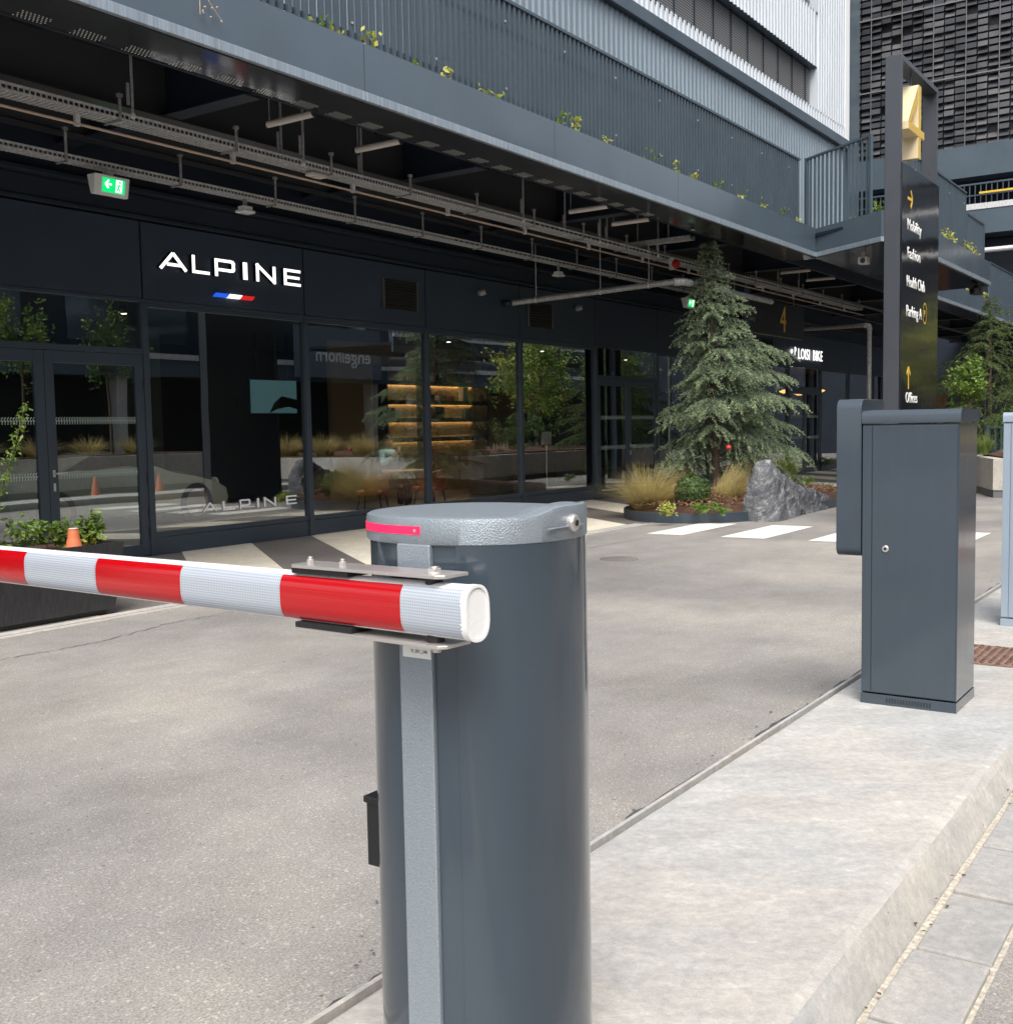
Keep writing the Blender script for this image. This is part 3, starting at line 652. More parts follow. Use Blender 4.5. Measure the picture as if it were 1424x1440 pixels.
# ================================================================== SHOP BUILDING (facade under the canopy)
bd = thing('shopping_building', 'dark clad shop building with glazed ground floor under a deep canopy', 'building', (14, YF, 0))
MX = [.52, 3.26, 6.0, 8.75, 11.5, 14.25, 17.0, 19.75, 22.5, 25.25, 28.0, 30.75, 33.5, 36.25, 39, 41.75, 44.5]
for i in range(len(MX)-1):
    m_ = MB(); m_.box(MX[i]+.012, MX[i+1]-.012, YF, YF+.10, 3.135, 4.06); pn = m_.build('sign_panel', mANT2, bd, bevel=.004)
m_ = MB(); m_.box(-3, 44.5, YF+.12, YF+.16, 3.1, 4.9); m_.build('backing_wall', mDARK, bd)
m_ = MB(); m_.box(-3, 44.5, YF-.05, YF+.115, 4.08, 4.13); m_.box(-3, 44.5, YF-.02, YF+.115, 4.14, 4.36); m_.box(-3, 44.5, YF-.16, YF+.115, 4.365, 4.42); m_.box(-3, 44.5, YF-.02, YF+.11, 4.425, 4.95); m_.build('ledge', mDARK, bd, bevel=.006)
m_ = MB(); m_.box(-3, 44.5, YF-.012, YF+.12, 3.09, 3.131); m_.build('window_head', mANT2, bd, bevel=.004)
doors = (2, 7, 11)   # bays that hold doors
for i in range(len(MX)):
    m_ = MB(); m_.box(MX[i]-.042, MX[i]+.042, YF-.028, YF+.085, 0, 3.088); m_.build('mullion', mANT, bd, bevel=.004)
for i in range(len(MX)-1):
    a, b2 = MX[i]+.044, MX[i+1]-.044
    if i in doors:
        m_ = MB(); m_.box(a, b2, YF-.02, YF+.06, 2.46, 2.53); m_.build('transom', mANT, bd, bevel=.004)
        wn = MB().box(a, b2, YF+.018, YF+.024, 2.532, 3.088).build('transom_window', mGLASS, bd)
        mid = (a+b2)/2
        for (u0, u1, hs_) in ((a, mid-.003, -1), (mid+.003, b2, 1)):
            st = .115
            m_ = MB(); m_.box(u0, u0+st, YF-.012, YF+.05, .015, 2.455); m_.box(u1-st, u1, YF-.012, YF+.05, .015, 2.455)
            m_.box(u0+st, u1-st, YF-.0115, YF+.05, .015, .15); m_.box(u0+st, u1-st, YF-.0115, YF+.05, 2.32, 2.455)
            dr = m_.build('door', mANT, bd, bevel=.003)
            MB().box(u0+st, u1-st, YF+.012, YF+.018, .15, 2.32).build('door_pane', mGLASSd, dr)
            for zc in (1.64, 1.02):
                m_ = MB()
                k = u0+st+.01
                while k < u1-st-.02:
                    for rr_ in range(2):
                        z_ = zc+.045-rr_*.036
                        m_.add([(k+.006*rr_, YF+.0095, z_), (k+.022+.006*rr_, YF+.0095, z_+.012), (k+.022+.006*rr_, YF+.0095, z_+.024), (k+.006*rr_, YF+.0095, z_+.008)], [(0,1,2,3)])
                        m_.add([(k+.006*rr_, YF+.0095, z_), (k+.006*rr_+.008, YF+.0095, z_+.002), (k+.014, YF+.0095, z_-.024), (k+.004, YF+.0095, z_-.024)], [(0,1,2,3)])
                    k += .034
                m_.build('safety_marking', mat('pale green window film', (.42, .50, .45), .6) if 'pale green window film' not in bpy.data.materials else bpy.data.materials['pale green window film'], dr)
            if hs_ > 0:
                m_ = MB(); hx = u0+.06
                m_.tube([(hx, YF-.012, 1.07), (hx, YF-.07, 1.07), (hx+.13, YF-.07, 1.07)], .011, 8); m_.box(hx-.016, hx+.016, YF-.02, YF-.012, 1.03, 1.11); m_.box(hx-.014, hx+.014, YF-.018, YF-.012, .87, .96)
                m_.build('door_handle', mSTAIN, dr, bevel=.002)
            else:
                m_ = MB()
            m_ = MB(); hx = u1-.01 if hs_ > 0 else u0+.01
            for zc in (.3, .95, 2.1, .55): MB().tube([(hx, YF-.02, zc-.06), (hx, YF-.02, zc+.06)], .010, 8).build('hinge', mBLK, dr)
    else:
        m_ = MB(); m_.box(a, b2, YF-.008, YF+.08, .225, .285); m_.build('window_sill', mANT, bd, bevel=.004); m_ = MB(); m_.box(a, b2, YF-.004, YF+.08, 3.04, 3.088); m_.build('window_lintel', mANT, bd, bevel=.004)
        MB().box(a, b2, YF+.0, YF+.08, .0, .215).build('plinth_panel', mANT, bd, bevel=.004)
        MB().box(a, b2, YF+.025, YF+.031, .285, 3.04).build('window_pane', mGLASS, bd)
# louvre grilles on the sign band
for (xa, xb, za, zb_) in ((13.19, 14.02, 3.37, 3.83), (17.25, 18.1, 3.35, 3.80), (28.6, 29.5, 3.35, 3.8)):
    m_ = MB(); m_.box(xa, xb, YF-.004, YF-.001, za, zb_, 1)
    for k in range(9):
        z_ = za+.02+k*(zb_-za-.03)/9
        m_.add([(xa+.02, YF-.006, z_+.03), (xb-.02, YF-.006, z_+.03), (xb-.02, YF-.035, z_), (xa+.02, YF-.035, z_)], [(0,1,2,3)])
    for e in (xa, xb-.02): m_.box(e, e+.02, YF-.038, YF-.004, za, zb_)
    m_.build('louvre_grille', [mat('bronze grey slats', (.11, .10, .09), .5), mBLK], bd)
# pale blurred lettering applied at the bottom of windows is its own decal below

# interior shell (part of the building)
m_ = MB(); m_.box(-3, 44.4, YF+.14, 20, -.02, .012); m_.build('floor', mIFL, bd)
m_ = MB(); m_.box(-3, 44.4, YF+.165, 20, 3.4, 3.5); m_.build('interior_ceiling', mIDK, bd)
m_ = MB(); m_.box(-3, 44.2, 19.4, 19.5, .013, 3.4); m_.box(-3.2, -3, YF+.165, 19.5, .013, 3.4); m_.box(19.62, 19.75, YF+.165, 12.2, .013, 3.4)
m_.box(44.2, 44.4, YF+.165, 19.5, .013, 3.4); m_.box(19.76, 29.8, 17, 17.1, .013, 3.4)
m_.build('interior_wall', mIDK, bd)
m_ = MB(); m_.box(17.3, 24.5, 16.3, 16.4, .013, 3.4); m_.build('beige_wall', mBEI, bd)
m_ = MB(); m_.box(12.2, 13.1, 16.5, 17.0, .013, 3.4); m_.build('pillar', mat('green grey column', (.10, .13, .10), .6), bd)

# ---- illuminated shop sign, letters made from strokes
def stroke(m_, pts, w_, fn, d0, d1, mi=0):
    for i_, (a, b2) in enumerate(zip(pts[:-1], pts[1:])):
        a_, b_ = Vector(a), Vector(b2); t_ = (b_-a_); L_ = t_.length
        if L_ < 1e-6: continue
        t_ /= L_; n_ = Vector((-t_.y, t_.x))*w_/2; e = t_*w_*.5*.999
        A = [a_-e*.0+n_ - (e if a_ != Vector(pts[0]) else e*0), a_-n_-(e if a_ != Vector(pts[0]) else e*0), b_-n_+(e if b_ != Vector(pts[-1]) else e*0), b_+n_+(e if b_ != Vector(pts[-1]) else e*0)]
        m_.prism([(p_.x, p_.y) for p_ in A], d0-i_*.00025, d1+i_*.00025, fn, mi)
GL = { # unit-height glyphs, each with its own width
 'A': (1.45, [[(0,0.03),(.725,.93)], [(.725,.93),(1.45,.03)], [(.38,.30),(1.20,.30)]]),
 'L': (1.05, [[(.08,1),(.08,.085),(1.05,.085)]]),
 'P': (1.18, [[(.08,0),(.08,.915),(.92,.915),(1.04,.88),(1.09,.80),(1.09,.50),(1.04,.42),(.92,.385),(.12,.385)]]),
 'I': (.17, [[(.085,0),(.085,1)]]),
 'N': (1.18, [[(.08,0),(.08,.97),(1.10,.06),(1.10,1)]]),
 'E': (1.05, [[(1.05,.915),(.08,.915),(.08,.085),(1.05,.085)], [(.12,.5),(.98,.5)]]) }
def wide_word(layout, z0, H, y, m, name, parent, d, faceoff=0):
    for ch, xa, xb in layout:
        w0, st = GL[ch]; s_ = (xb-xa)/w0
        m_ = MB()
        fn = lambda u, v, h: (xa+u*s_, y-h, z0+v*H)
        for k, pts in enumerate(st): stroke(m_, pts, .165, fn, faceoff-k*.0006, faceoff+d+k*.0006)
        m_.build(name, m, parent)
Xp = lambda px, py=385: onY(px, py, YF-.05).x
sg = thing('shop_sign', 'large glowing white ALPINE letters above the showroom window', 'shop sign', (10.2, YF, 3.5))
lay = [(c_, Xp(x0, y0), Xp(x1, y0)) for c_, x0, x1, y0 in (('A',225,261,368),('L',270,294,374),('P',302,330,380),('I',341.5,347.5,385),('N',360,387,388),('E',399,422,392))]
wide_word(lay, 3.515, .225, YF-.055, mLIT, 'letter_face', sg, .006)
wide_word(lay, 3.515, .225, YF-.001, mBLK, 'letter_side', sg, .0515)
fl = thing('flag_badge', 'small blue white red slanted flag badge below the large sign letters', 'shop sign', (10.2, YF, 3.28))
u0, u1 = Xp(302, 411), Xp(356, 413)
mB_ = mat('flag blue', (.01, .06, .45), .5, emit=((.02, .12, .8), .5)); mR_ = mat('flag red', (.5, .01, .01), .5, emit=((.8, .02, .02), .4))
for k, mm_ in enumerate((mB_, mLIT, mR_)):
    a = u0+(u1-u0)*k/3; b2 = u0+(u1-u0)*(k+1)/3-.004
    m_ = MB(); m_.prism([(a, 0), (b2, 0), (b2+.05, .052), (a+.05, .052)], YF-.04, YF-.006, lambda u, v, h: (u, h, 3.255+v)); m_.build('flag_stripe', mm_, fl)
dc = thing('window_decal', 'flat white ALPINE lettering on the lower showroom glass', 'window lettering', (10.4, YF, .45))
Xq = lambda px, py: onY(px, py, YF+.02).x
lay2 = [(c_, Xq(x0, y0), Xq(x1, y0)) for c_, x0, x1, y0 in (('A',286,304,712),('L',313,331,708),('P',337,352,706),('I',361,364.5,704),('N',371,388,702),('E',402,417,700))]
wide_word(lay2, .475, .125, YF+.016, mat('white window vinyl', (.93, .93, .92), .6), 'decal_letter', dc, .0012)

# ---- bike shop sign, doors behind the tree
sg2 = thing('bike_shop_sign', 'glowing white condensed LOISI BIKE letters far back under the canopy', 'shop sign', (32, YF, 3.3))
SPC[0] = 1.12; text('LOISI', 'sign_letters', mLIT, sg2, face_mY(31.35, YF-.06, 3.33), .44, .006, .0, .92); text('BIKE', 'sign_letters', mLIT, sg2, face_mY(32.62, YF-.06, 3.33), .44, .006, .0, .92); SPC[0] = 1.0
m_ = MB(); m_.lathe([(.06,0),(.06,.03)], (30.88, YF-.06, 3.52), 14, ax=1); m_.build('round_logo', mLIT, sg2)
text('P', 'small_letter', mLIT, sg2, face_mY(31.06, YF-.06, 3.42), .34, .006, .0, .8)

# ================================================================== SHOWROOM CONTENTS
def cyl_thing(name, label, cat, c, r_, h, m, ax=2):
    return tag(MB().lathe([(r_*.9,0),(r_,.01),(r_,h)], c, 16, ax=ax).build(name, m), label, cat)
tb = thing('cafe_table', 'round wooden table by the window where the person sits', 'table', (15.64, 12.95, .012))
MB().lathe([(.42,.71),(.44,.72),(.44,.745),(.42,.75)], (15.64,12.95,.012), 32).build('table_top', mWOOD, tb)
MB().lathe([(.24,0),(.24,.015),(.035,.03),(.03,.71)], (15.64,12.95,.012), 20).build('pedestal', mDARK, tb)
def chair(x, y, rz, label):
    ch = thing('armchair', label, 'chair', (0,0,0), 'tan chairs round the showroom table')
    m_ = MB(); m_.box(-.24,.24,-.24,.22,.40,.48); m_.build('seat', mORA, ch, bevel=.03, seg=3)
    m_ = MB(); n = 12; vs = []
    for i in range(n+1):
        a = R(-105+210*i/n); 
        for rr, z in ((.27,.46),(.30,.78),(.26,.78),(.235,.46)): vs.append((rr*math.sin(a), -rr*math.cos(a)*1.0+.0, z - .10*abs(i-n/2)/(n/2)*(z>.5)))
    fs = [(4*i+k, 4*i+(k+1)%4, 4*i+4+(k+1)%4, 4*i+4+k) for i in range(n) for k in range(4)]+[(0,1,2,3),(4*n+3,4*n+2,4*n+1,4*n)]
    m_.add(vs, fs).build('backrest', mORA, ch, bevel=.01)
    for sx in (-1,1):
        for sy in (-1,1): MB().tube([(sx*.17,sy*.17,.42),(sx*.23,sy*.23,0)], [.014,.009], 8).build('leg', mDARK, ch)
    ch.location = (x, y, .012); ch.rotation_euler = (0,0,rz); return ch
chair(14.15, 12.45, R(25), 'tan leather chair left of the round table, seen from behind'); chair(15.45, 12.25, R(10), 'tan leather chair right of the round table')
# person sitting behind the table drinking from a cup
px_, py_ = 15.82, 13.55
def skinned(name, joints, edges, m, parent, sub=2):
    me = bpy.data.meshes.new(name); o_ = Vector(parent.location) if parent else Vector((0,0,0))
    me.from_pydata([tuple(Vector(j[:3])-o_) for j in joints], edges, []); me.materials.append(m)
    ob = bpy.data.objects.new(name, me); COL.objects.link(ob)
    if parent: ob.parent = parent
    sk = ob.modifiers.new('skin', 'SKIN'); sk.use_smooth_shade = True
    for i, j in enumerate(joints):
        v = me.skin_vertices[0].data[i]; r_ = j[3]; v.radius = r_ if isinstance(r_, tuple) else (r_, r_)
    me.skin_vertices[0].data[0].use_root = True
    s_ = ob.modifiers.new('sub', 'SUBSURF'); s_.levels = sub; s_.render_levels = sub
    return ob
per = thing('person', 'person in black vest and light blue sleeves seated at the table, lifting a white cup', 'person', (px_, py_, .012))
J = [(px_,py_,.55,(.15,.12)), (px_,py_,.80,(.13,.10)), (px_,py_-.02,1.02,(.15,.10)), (px_,py_-.03,1.12,(.06,.055)), (px_,py_-.05,1.19,(.055,.06)), (px_,py_-.06,1.27,(.078,.092)), (px_,py_-.055,1.35,(.062,.075)),
     (px_-.17,py_-.02,1.05,.055), (px_-.25,py_-.10,.86,.045), (px_-.08,py_-.29,1.03,.030), (px_-.03,py_-.27,1.10,.032),
     (px_+.17,py_-.02,1.05,.055), (px_+.25,py_-.10,.86,.045), (px_+.08,py_-.29,1.03,.030), (px_+.03,py_-.27,1.10,.032),
     (px_-.1,py_-.2,.50,.085), (px_-.12,py_-.42,.49,.06), (px_-.12,py_-.42,.10,.04), (px_-.12,py_-.54,.05,.04),
     (px_+.1,py_-.2,.50,.085), (px_+.12,py_-.42,.49,.06), (px_+.12,py_-.42,.10,.04), (px_+.12,py_-.54,.05,.04)]
Ed = [(0,1),(1,2),(2,3),(3,4),(4,5),(5,6),(2,7),(7,8),(8,9),(9,10),(2,11),(11,12),(12,13),(13,14),(0,15),(15,16),(16,17),(17,18),(0,19),(19,20),(20,21),(21,22)]
body_ = skinned('body', J, Ed, mSKIN, per)
g_ = lambda j, d: (*j[:3], (j[3][0]+d, j[3][1]+d) if isinstance(j[3], tuple) else j[3]+d)
skinned('shirt', [g_(J[2],.012), g_(J[7],.016), g_(J[8],.018), (px_-.12,py_-.25,.99,.044), g_(J[11],.016), g_(J[12],.018), (px_+.12,py_-.25,.99,.044)], [(0,1),(1,2),(2,3),(0,4),(4,5),(5,6)], mSHIRT, per)
skinned('vest', [g_(J[0],.03), g_(J[1],.03), (px_,py_-.02,1.03,(.155,.125)), (px_,py_-.025,1.09,(.085,.08))], [(0,1),(1,2),(2,3)], mVEST, per)
skinned('trousers', [g_(J[0],.018), g_(J[15],.018), g_(J[16],.02), g_(J[17],.02), g_(J[19],.018), g_(J[20],.02), g_(J[21],.02)], [(0,1),(1,2),(2,3),(0,4),(4,5),(5,6)], mVEST, per)
m_ = MB()
for sx in (-1,1):
    for k in range(4):
        x_ = px_+sx*(.03-.006*k); m_.tube([(px_+sx*.045, py_-.285, 1.10), (px_+sx*.05, py_-.31, 1.12-.016*k), (px_+sx*.025, py_-.335, 1.125-.016*k)], [.010,.009,.007], 6)
    m_.tube([(px_+sx*.03, py_-.26, 1.11), (px_+sx*.03, py_-.245, 1.15)], [.011,.008], 6)
m_.build('fingers', mSKIN, per, smooth=True)
m_ = MB(); m_.lathe([(.05,-.02),(.088,.0),(.092,.05),(.07,.09),(.03,.108)], (px_, py_-.045, 1.30), 20); o = m_.build('hair', mHAIR, per, smooth=True)
m_ = MB(); m_.tube([(px_-.03,py_-.142,1.285),(px_-.022,py_-.146,1.285)], .008, 6); m_.tube([(px_+.022,py_-.146,1.285),(px_+.03,py_-.142,1.285)], .008, 6); m_.build('eyes', mHAIR, per)
tag(MB().lathe([(.026,0),(.036,.10),(.038,.10),(.038,.106)], (px_, py_-.30, 1.09), 16).build('cup', mWHITE), 'white paper cup held by the seated person', 'cup')
tag(MB().box(px_-.19, px_+.19, py_-.47, py_-.25, .762, .775).box(px_-.19, px_+.19, py_-.25, py_-.24, .765, .92).build('laptop', mBLK, bevel=.004), 'black laptop open on the round table', 'laptop')
# shelves with warm light
sh = thing('wall_shelf', 'black wall shelves with warm light glowing behind them', 'shelf', (20, 16.1, .8))
for z in (1.28, 1.72, 2.12, 2.55):
    m_ = MB(); m_.box(18.6, 22.4, 15.9, 16.28, z, z+.03); m_.box(18.6, 22.4, 15.88, 15.9, z-.07, z+.03); m_.build('shelf_board', mIDK, sh)
    m_ = MB(); m_.box(18.95, 22.30, 16.25, 16.285, z-.045, z-.008); m_.build('light_strip', mWARM, sh)
for x in (18.6, 20.1, 22.37): MB().box(x, x+.03, 15.87, 16.27, .9, 2.9).build('shelf_post', mIDK, sh)
items = [(18.8,1.75,.16,.22,mBLK,'black box'),(19.0,1.75,.2,.16,mWHITE,'white box'),(20.2,2.15,.18,.14,mBLK,'black box'),(20.55,2.15,.22,.12,mTXT,'white book stack'),(21.0,2.15,.16,.12,mORA,'brown box'),(21.5,2.15,.2,.34,mWHITE,'white tall frame'),(20.4,1.75,.34,.26,mCORG,'grey framed photo'),(21.6,1.75,.26,.22,mCORG,'grey small frame'),(20.6,2.58,.26,.26,mBLK,'black helmet shaped box'),(21.3,2.58,.28,.3,mIDK,'dark box')]
for k, (x, z, w_, h_, mm_, nm) in enumerate(items):
    m_ = MB(); m_.box(x, x+w_, 15.95, 16.1, z+.001, z+h_); m_.box(x+.02, x+w_-.02, 15.945, 15.949, z+.02, z+h_-.02)
    tag(m_.build('display_box', mm_, bevel=.006), f'{nm}, {ORD[k]} of the goods on the lit shop shelves', 'display item', 'goods on the showroom shelves')
pf = thing('framed_picture', 'framed picture on the beige wall right of the shelves', 'picture', (23.1, 16.28, 2.4))
MB().box(22.75, 23.55, 16.25, 16.296, 2.3, 3.25).build('frame', mBLK, pf); MB().box(22.82, 23.48, 16.243, 16.249, 2.37, 3.18).build('mount', mCORG, pf); MB().box(22.95, 23.35, 16.236, 16.242, 2.5, 3.05).build('print', mIDK, pf)
scn = thing('display_screen', 'wide pale teal screen hanging in the showroom', 'screen', (15.6, 16.2, 1.8))
qa, qb = onY(349, 534, 16.2), onY(415, 581, 16.2)
MB().box(qa.x-.02, qb.x+.02, 16.15, 16.2, qb.z-.02, qa.z+.02).build('bezel', mBLK, scn); MB().tube([(qa.x+.2,16.18,qa.z),(qa.x+.2,16.18,3.4)], .012, 6).build('hanger_rod', mBLK, scn); MB().tube([(qb.x-.2,16.18,qa.z),(qb.x-.2,16.18,3.4)], .012, 6).build('hanger_rod', mBLK, scn); MB().box(qa.x, qb.x, 16.142, 16.149, qb.z, qa.z).build('screen', mat('teal screen', (.1,.2,.2), .3, emit=((.14, .30, .34), .25)), scn)
wq, hq = qb.x-qa.x, qa.z-qb.z
MB().prism([(qa.x+wq*u, qb.z+hq*v) for u, v in ((.38,.0),(.50,.32),(.66,.52),(1,.42),(1,.12),(.8,.2),(.55,.12))], 16.134, 16.141, lambda u, v, h: (u, h, v)).build('car_silhouette', mBLK, scn)
cnt = thing('counter', 'pale counter with small bottles standing in front of the shelves', 'counter', (20.2, 14.2, .012))
MB().lathe([(.5,.0),(.5,.95),(.52,.95),(.52,1.0)], (20.4,14.4,.012), 28).build('counter_body', mat('taupe counter', (.22,.19,.16), .6), cnt)
for k in range(5): tag(MB().lathe([(.03,0),(.03,.10),(.012,.13),(.012,.16)], (20.1+.13*k, 14.1, 1.012), 10).build('bottle', mWHITE), f'small white bottle on the showroom counter, {ORD[k]} from left', 'bottle', 'bottles on the counter')
tag(MB().box(17.2, 17.34, 13.6, 13.74, .012, 1.1).lathe([(.06,1.1),(.03,1.18)], (17.27,13.67,0), 12).build('dark_red_stand', mat('dark red', (.16,.01,.015), .5), bevel=.02), 'slim dark red stand in the showroom by the mullion', 'stand')
ns = thing('notice_stand', 'white notice on a thin stand inside the fourth window', 'notice', (18.9, 12.0, .012))
p_ = onY(768, 617, 11.9)
MB().tube([(p_.x,11.9,.02),(p_.x,11.9,p_.z-.1)], .012, 8).build('pole', mWHITE, ns); MB().box(p_.x-.17,p_.x+.17,11.885,11.895,p_.z-.12,p_.z+.14).build('notice_board', mTXT, ns); MB().lathe([(.15,0),(.15,.015)], (p_.x,11.9,.012), 20).build('foot', mDARK, ns)
# white and silver-green car in the showroom
car = thing('sports_car', 'pale silver green sports car parked inside the showroom', 'car', (11.0, 15.6, .012))
prof = [(-2.05,.45),(-2.08,.62),(-2.0,.86),(-1.7,.93),(-1.15,1.10),(-.6,1.22),(-.1,1.24),(.35,1.16),(.85,.93),(1.3,.84),(1.8,.72),(2.02,.58),(2.06,.40),(2.0,.22),(-2.0,.22)]
secs = []
for y_, sx, sz in ((-.90,.93,.80),(-.86,.98,.9),(-.6,1,.99),(0,1.01,1),(.6,1,.99),(.86,.98,.9),(.90,.93,.80)):
    secs.append([(11+u*sx, 15.6+y_*(.82 if v > 1.0 else 1), .012+.22+(v-.22)*sz) for u, v in prof])
mCAR = mat('pale green silver car paint', (.55, .63, .60), .22, metal=.3, coat=.6)
o = loftring(secs).build('car_body', mCAR, car); smooth_angle(o, 35)
m_ = MB(); m_.prism([(-1.1,.93),(-.6,1.17),(-.1,1.2),(.32,1.12),(.75,.90)], 15.6-.772, 15.6-.766, lambda u, v, h: (11+u, h, .012+v)); m_.build('side_window', mBLK, car)
for xw in (-1.3, 1.3):
    for yw in (-.88, .70):
        wh = MB().lathe([(.33,0),(.33,.18)], (11+xw, 15.6+yw-.03, .345), 24, ax=1).build('wheel', mBLK, car); MB().lathe([(.2,-.005),(.23,.0),(.2,.006)], (11+xw, 15.6+yw-.035, .345), 20, ax=1).build('rim', mSTAIN, wh)
for yw in (-.62, .62): MB().lathe([(.10,0),(.10,.03)], (12.92, 15.6+yw, .64), 18, ax=0).build('headlight', mWHITE, car)
for k, (x, y) in enumerate([(7.5,14),(10.5,14),(13.2,12.6),(16,12.5),(18.4,14),(22.3,14.2),(24.6,14.5),(27,14.5)]):
    dl = thing('ceiling_spotlight', f'small lit ceiling spotlight inside the shops, {ORD[k]} from the left', 'lamp', (x, y, 3.38), 'lit spotlights inside the shops')
    if k < 6:
        ld = bpy.data.lights.new('spot_light', 'SPOT'); ld.energy = {1: 60, 2: 110, 3: 150}.get(k, 30); ld.spot_size = R(120); ld.spot_blend = .8; ld.color = (1, .84, .66); ld.shadow_soft_size = .05
        lo_ = bpy.data.objects.new('spot_light', ld); COL.objects.link(lo_); lo_.parent = dl; lo_.location = (0, 0, -.12)
    MB().lathe([(.05,0),(.06,.04),(.06,.12)], (x,y,3.28), 14).build('housing', mDARK, dl); MB().lathe([(.042,-.004),(.042,-.001)], (x,y,3.28), 14).build('bulb', mat('warm bulb', (1,.9,.7), .5, emit=((1,.85,.65), 7)) if 'warm bulb' not in bpy.data.materials else bpy.data.materials['warm bulb'], dl)

for k, (px, py, yy) in enumerate([(1104, 553, 14.5), (1139, 551, 13.5), (1151, 552, 13.5), (1124, 556, 15)]):
    p_ = onY(px, py, yy); r_ = thing('pendant_lamp', f'orange glowing pendant lamp deep inside the bike shop, {ORD[k]} from the left', 'lamp', (p_.x, yy, p_.z), 'pendant lamps in the bike shop')
    MB().lathe([(.10,0),(.22,.06),(.22,.08),(.02,.14)], (p_.x, yy, p_.z), 16).build('lamp_shade', mat('glowing orange shade', (.6,.3,.1), .5, emit=((1,.45,.12), 3)) if 'glowing orange shade' not in bpy.data.materials else bpy.data.materials['glowing orange shade'], r_); MB().tube([(p_.x, yy, p_.z+.14), (p_.x, yy, 3.4)], .008, 5).build('cord', mBLK, r_)
# ================================================================== CANOPY
ZB, ZT = 4.80, 5.365
cn = thing('canopy', 'long grey steel canopy with planted edge running above the shop fronts', 'canopy', (14, 9, 4.8))
path = [(-6,7.6),(22.2,7.6),(21.08,5.97),(22.2,5.8),(29.8,5.8),(30.2,7.6),(60,7.6)]
# fascia sheets, one after another with joints
joints = [-2, 1.5, 5.1, 8.67, 12.28, 15.86, 19.44, 22.2]
def fsheet(a, b2, th=.03):
    m_ = MB(); m_.beam((a[0], a[1], (ZB+.07+ZT)/2), (b2[0], b2[1], (ZB+.07+ZT)/2), th, ZT-ZB-.07); o = m_.build('fascia_sheet', mFAS, cn)
    m_ = MB(); m_.beam((a[0], a[1]-.004, ZB+.045), (b2[0], b2[1]-.004, ZB+.045), th+.022, .09); m_.build('edge_angle', mat('galvanised edge', (.36,.42,.47), .35, metal=.5, noise=(6,.22,4,(8,1,.3))) if 'galvanised edge' not in bpy.data.materials else bpy.data.materials['galvanised edge'], cn, bevel=.004)
for a, b2 in zip(joints[:-1], joints[1:]): fsheet((a+.006, 7.6), (b2-.006, 7.6))
for a, b2 in zip(path[1:-2], path[2:-1]): fsheet(a, b2)
for k in range(8): fsheet((30.2+3.7*k+.006, 7.6), (30.2+3.7*(k+1)-.006, 7.6))
# planter trough floor = polished soffit
m_ = MB(); m_.box(-6, 22.3, 7.63, 8.2, ZB-.012, ZB+.01); m_.box(30.2, 60, 7.63, 8.2, ZB-.012, ZB+.01)
m_.prism([(22.2,7.62),(21.13,6.02),(22.25,5.83),(29.78,5.83),(30.1,7.62)], ZB-.012, ZB+.01)
m_.build('soffit_sheet', mSOF, cn)
m_ = MB(); m_.box(-6, 60, 8.2, 8.235, ZB-.02, 5.3); m_.build('inner_flange', mDARK, cn)
m_ = MB(); m_.box(-6, 60, 7.75, YF+.1, 5.30, 5.34); m_.build('roof_deck', mat('deck black', (.008,.010,.014), .7), cn)
m_ = MB(); m_.box(-6, 22.1, 7.65, 7.98, 5.22, 5.29); m_.build('planter_soil', mSOIL, cn)
m_ = MB(); m_.prism([(22.2,7.7),(21.2,6.1),(22.25,5.9),(29.7,5.9),(30.0,7.7)], 5.2, 5.26); m_.build('balcony_floor', mDARK, cn)
# cross beams with tapered ends and a long spine beam
m_ = MB(); k = 0
for X_ in [.1+3.83*i for i in range(-1, 15)]:
    m_ = MB(); m_.box(X_-.01, X_+.01, 8.24, YF-.02, ZB-.03, 5.3); m_.box(X_-.11, X_+.11, 8.24, YF-.03, ZB-.05, ZB-.031); m_.build('cross_beam', mDARK, cn)
mBM = mat('beam underside', (.050,.052,.056), .4)
m_ = MB(); m_.box(-6, 60, 9.50, 9.52, ZB-.04, 5.3); m_.box(-6, 60, 9.41, 9.62, ZB-.072, ZB-.052); m_.build('spine_beam', mBM, cn)
m_ = MB(); m_.box(-6, 60, 10.78, 10.80, ZB-.02, 5.3); m_.box(-6, 60, 10.72, 10.86, ZB-.072, ZB-.052); m_.build('spine_beam', mBM, cn)
m_ = MB(); k = -2.
while k < 22: m_.box(k, k+.30, 8.24, 11.2, 5.26, 5.298); k += .62
m_.build('deck_rib', bpy.data.materials['deck black'], cn)
# pale discs painted as daylight through perforations, along the soffit's inner edge
m_ = MB(); mp_ = MB()
k = 4.2
while k < 16:
    mp_.box(k, k+.26, 8.236, 8.245, ZB+.0, ZB+.12)
    for i in range(8):
        for j in range(5):
            m_.lathe([(.0075,0),(.0075,.001)], (k+.03+.034*i+.017*(j % 2), 8.045+.034*j, ZB-.0145), 6)
    k += .50
m_.build('painted_light_dots', mat('painted daylight dots', (.8,.8,.75), .6), cn)
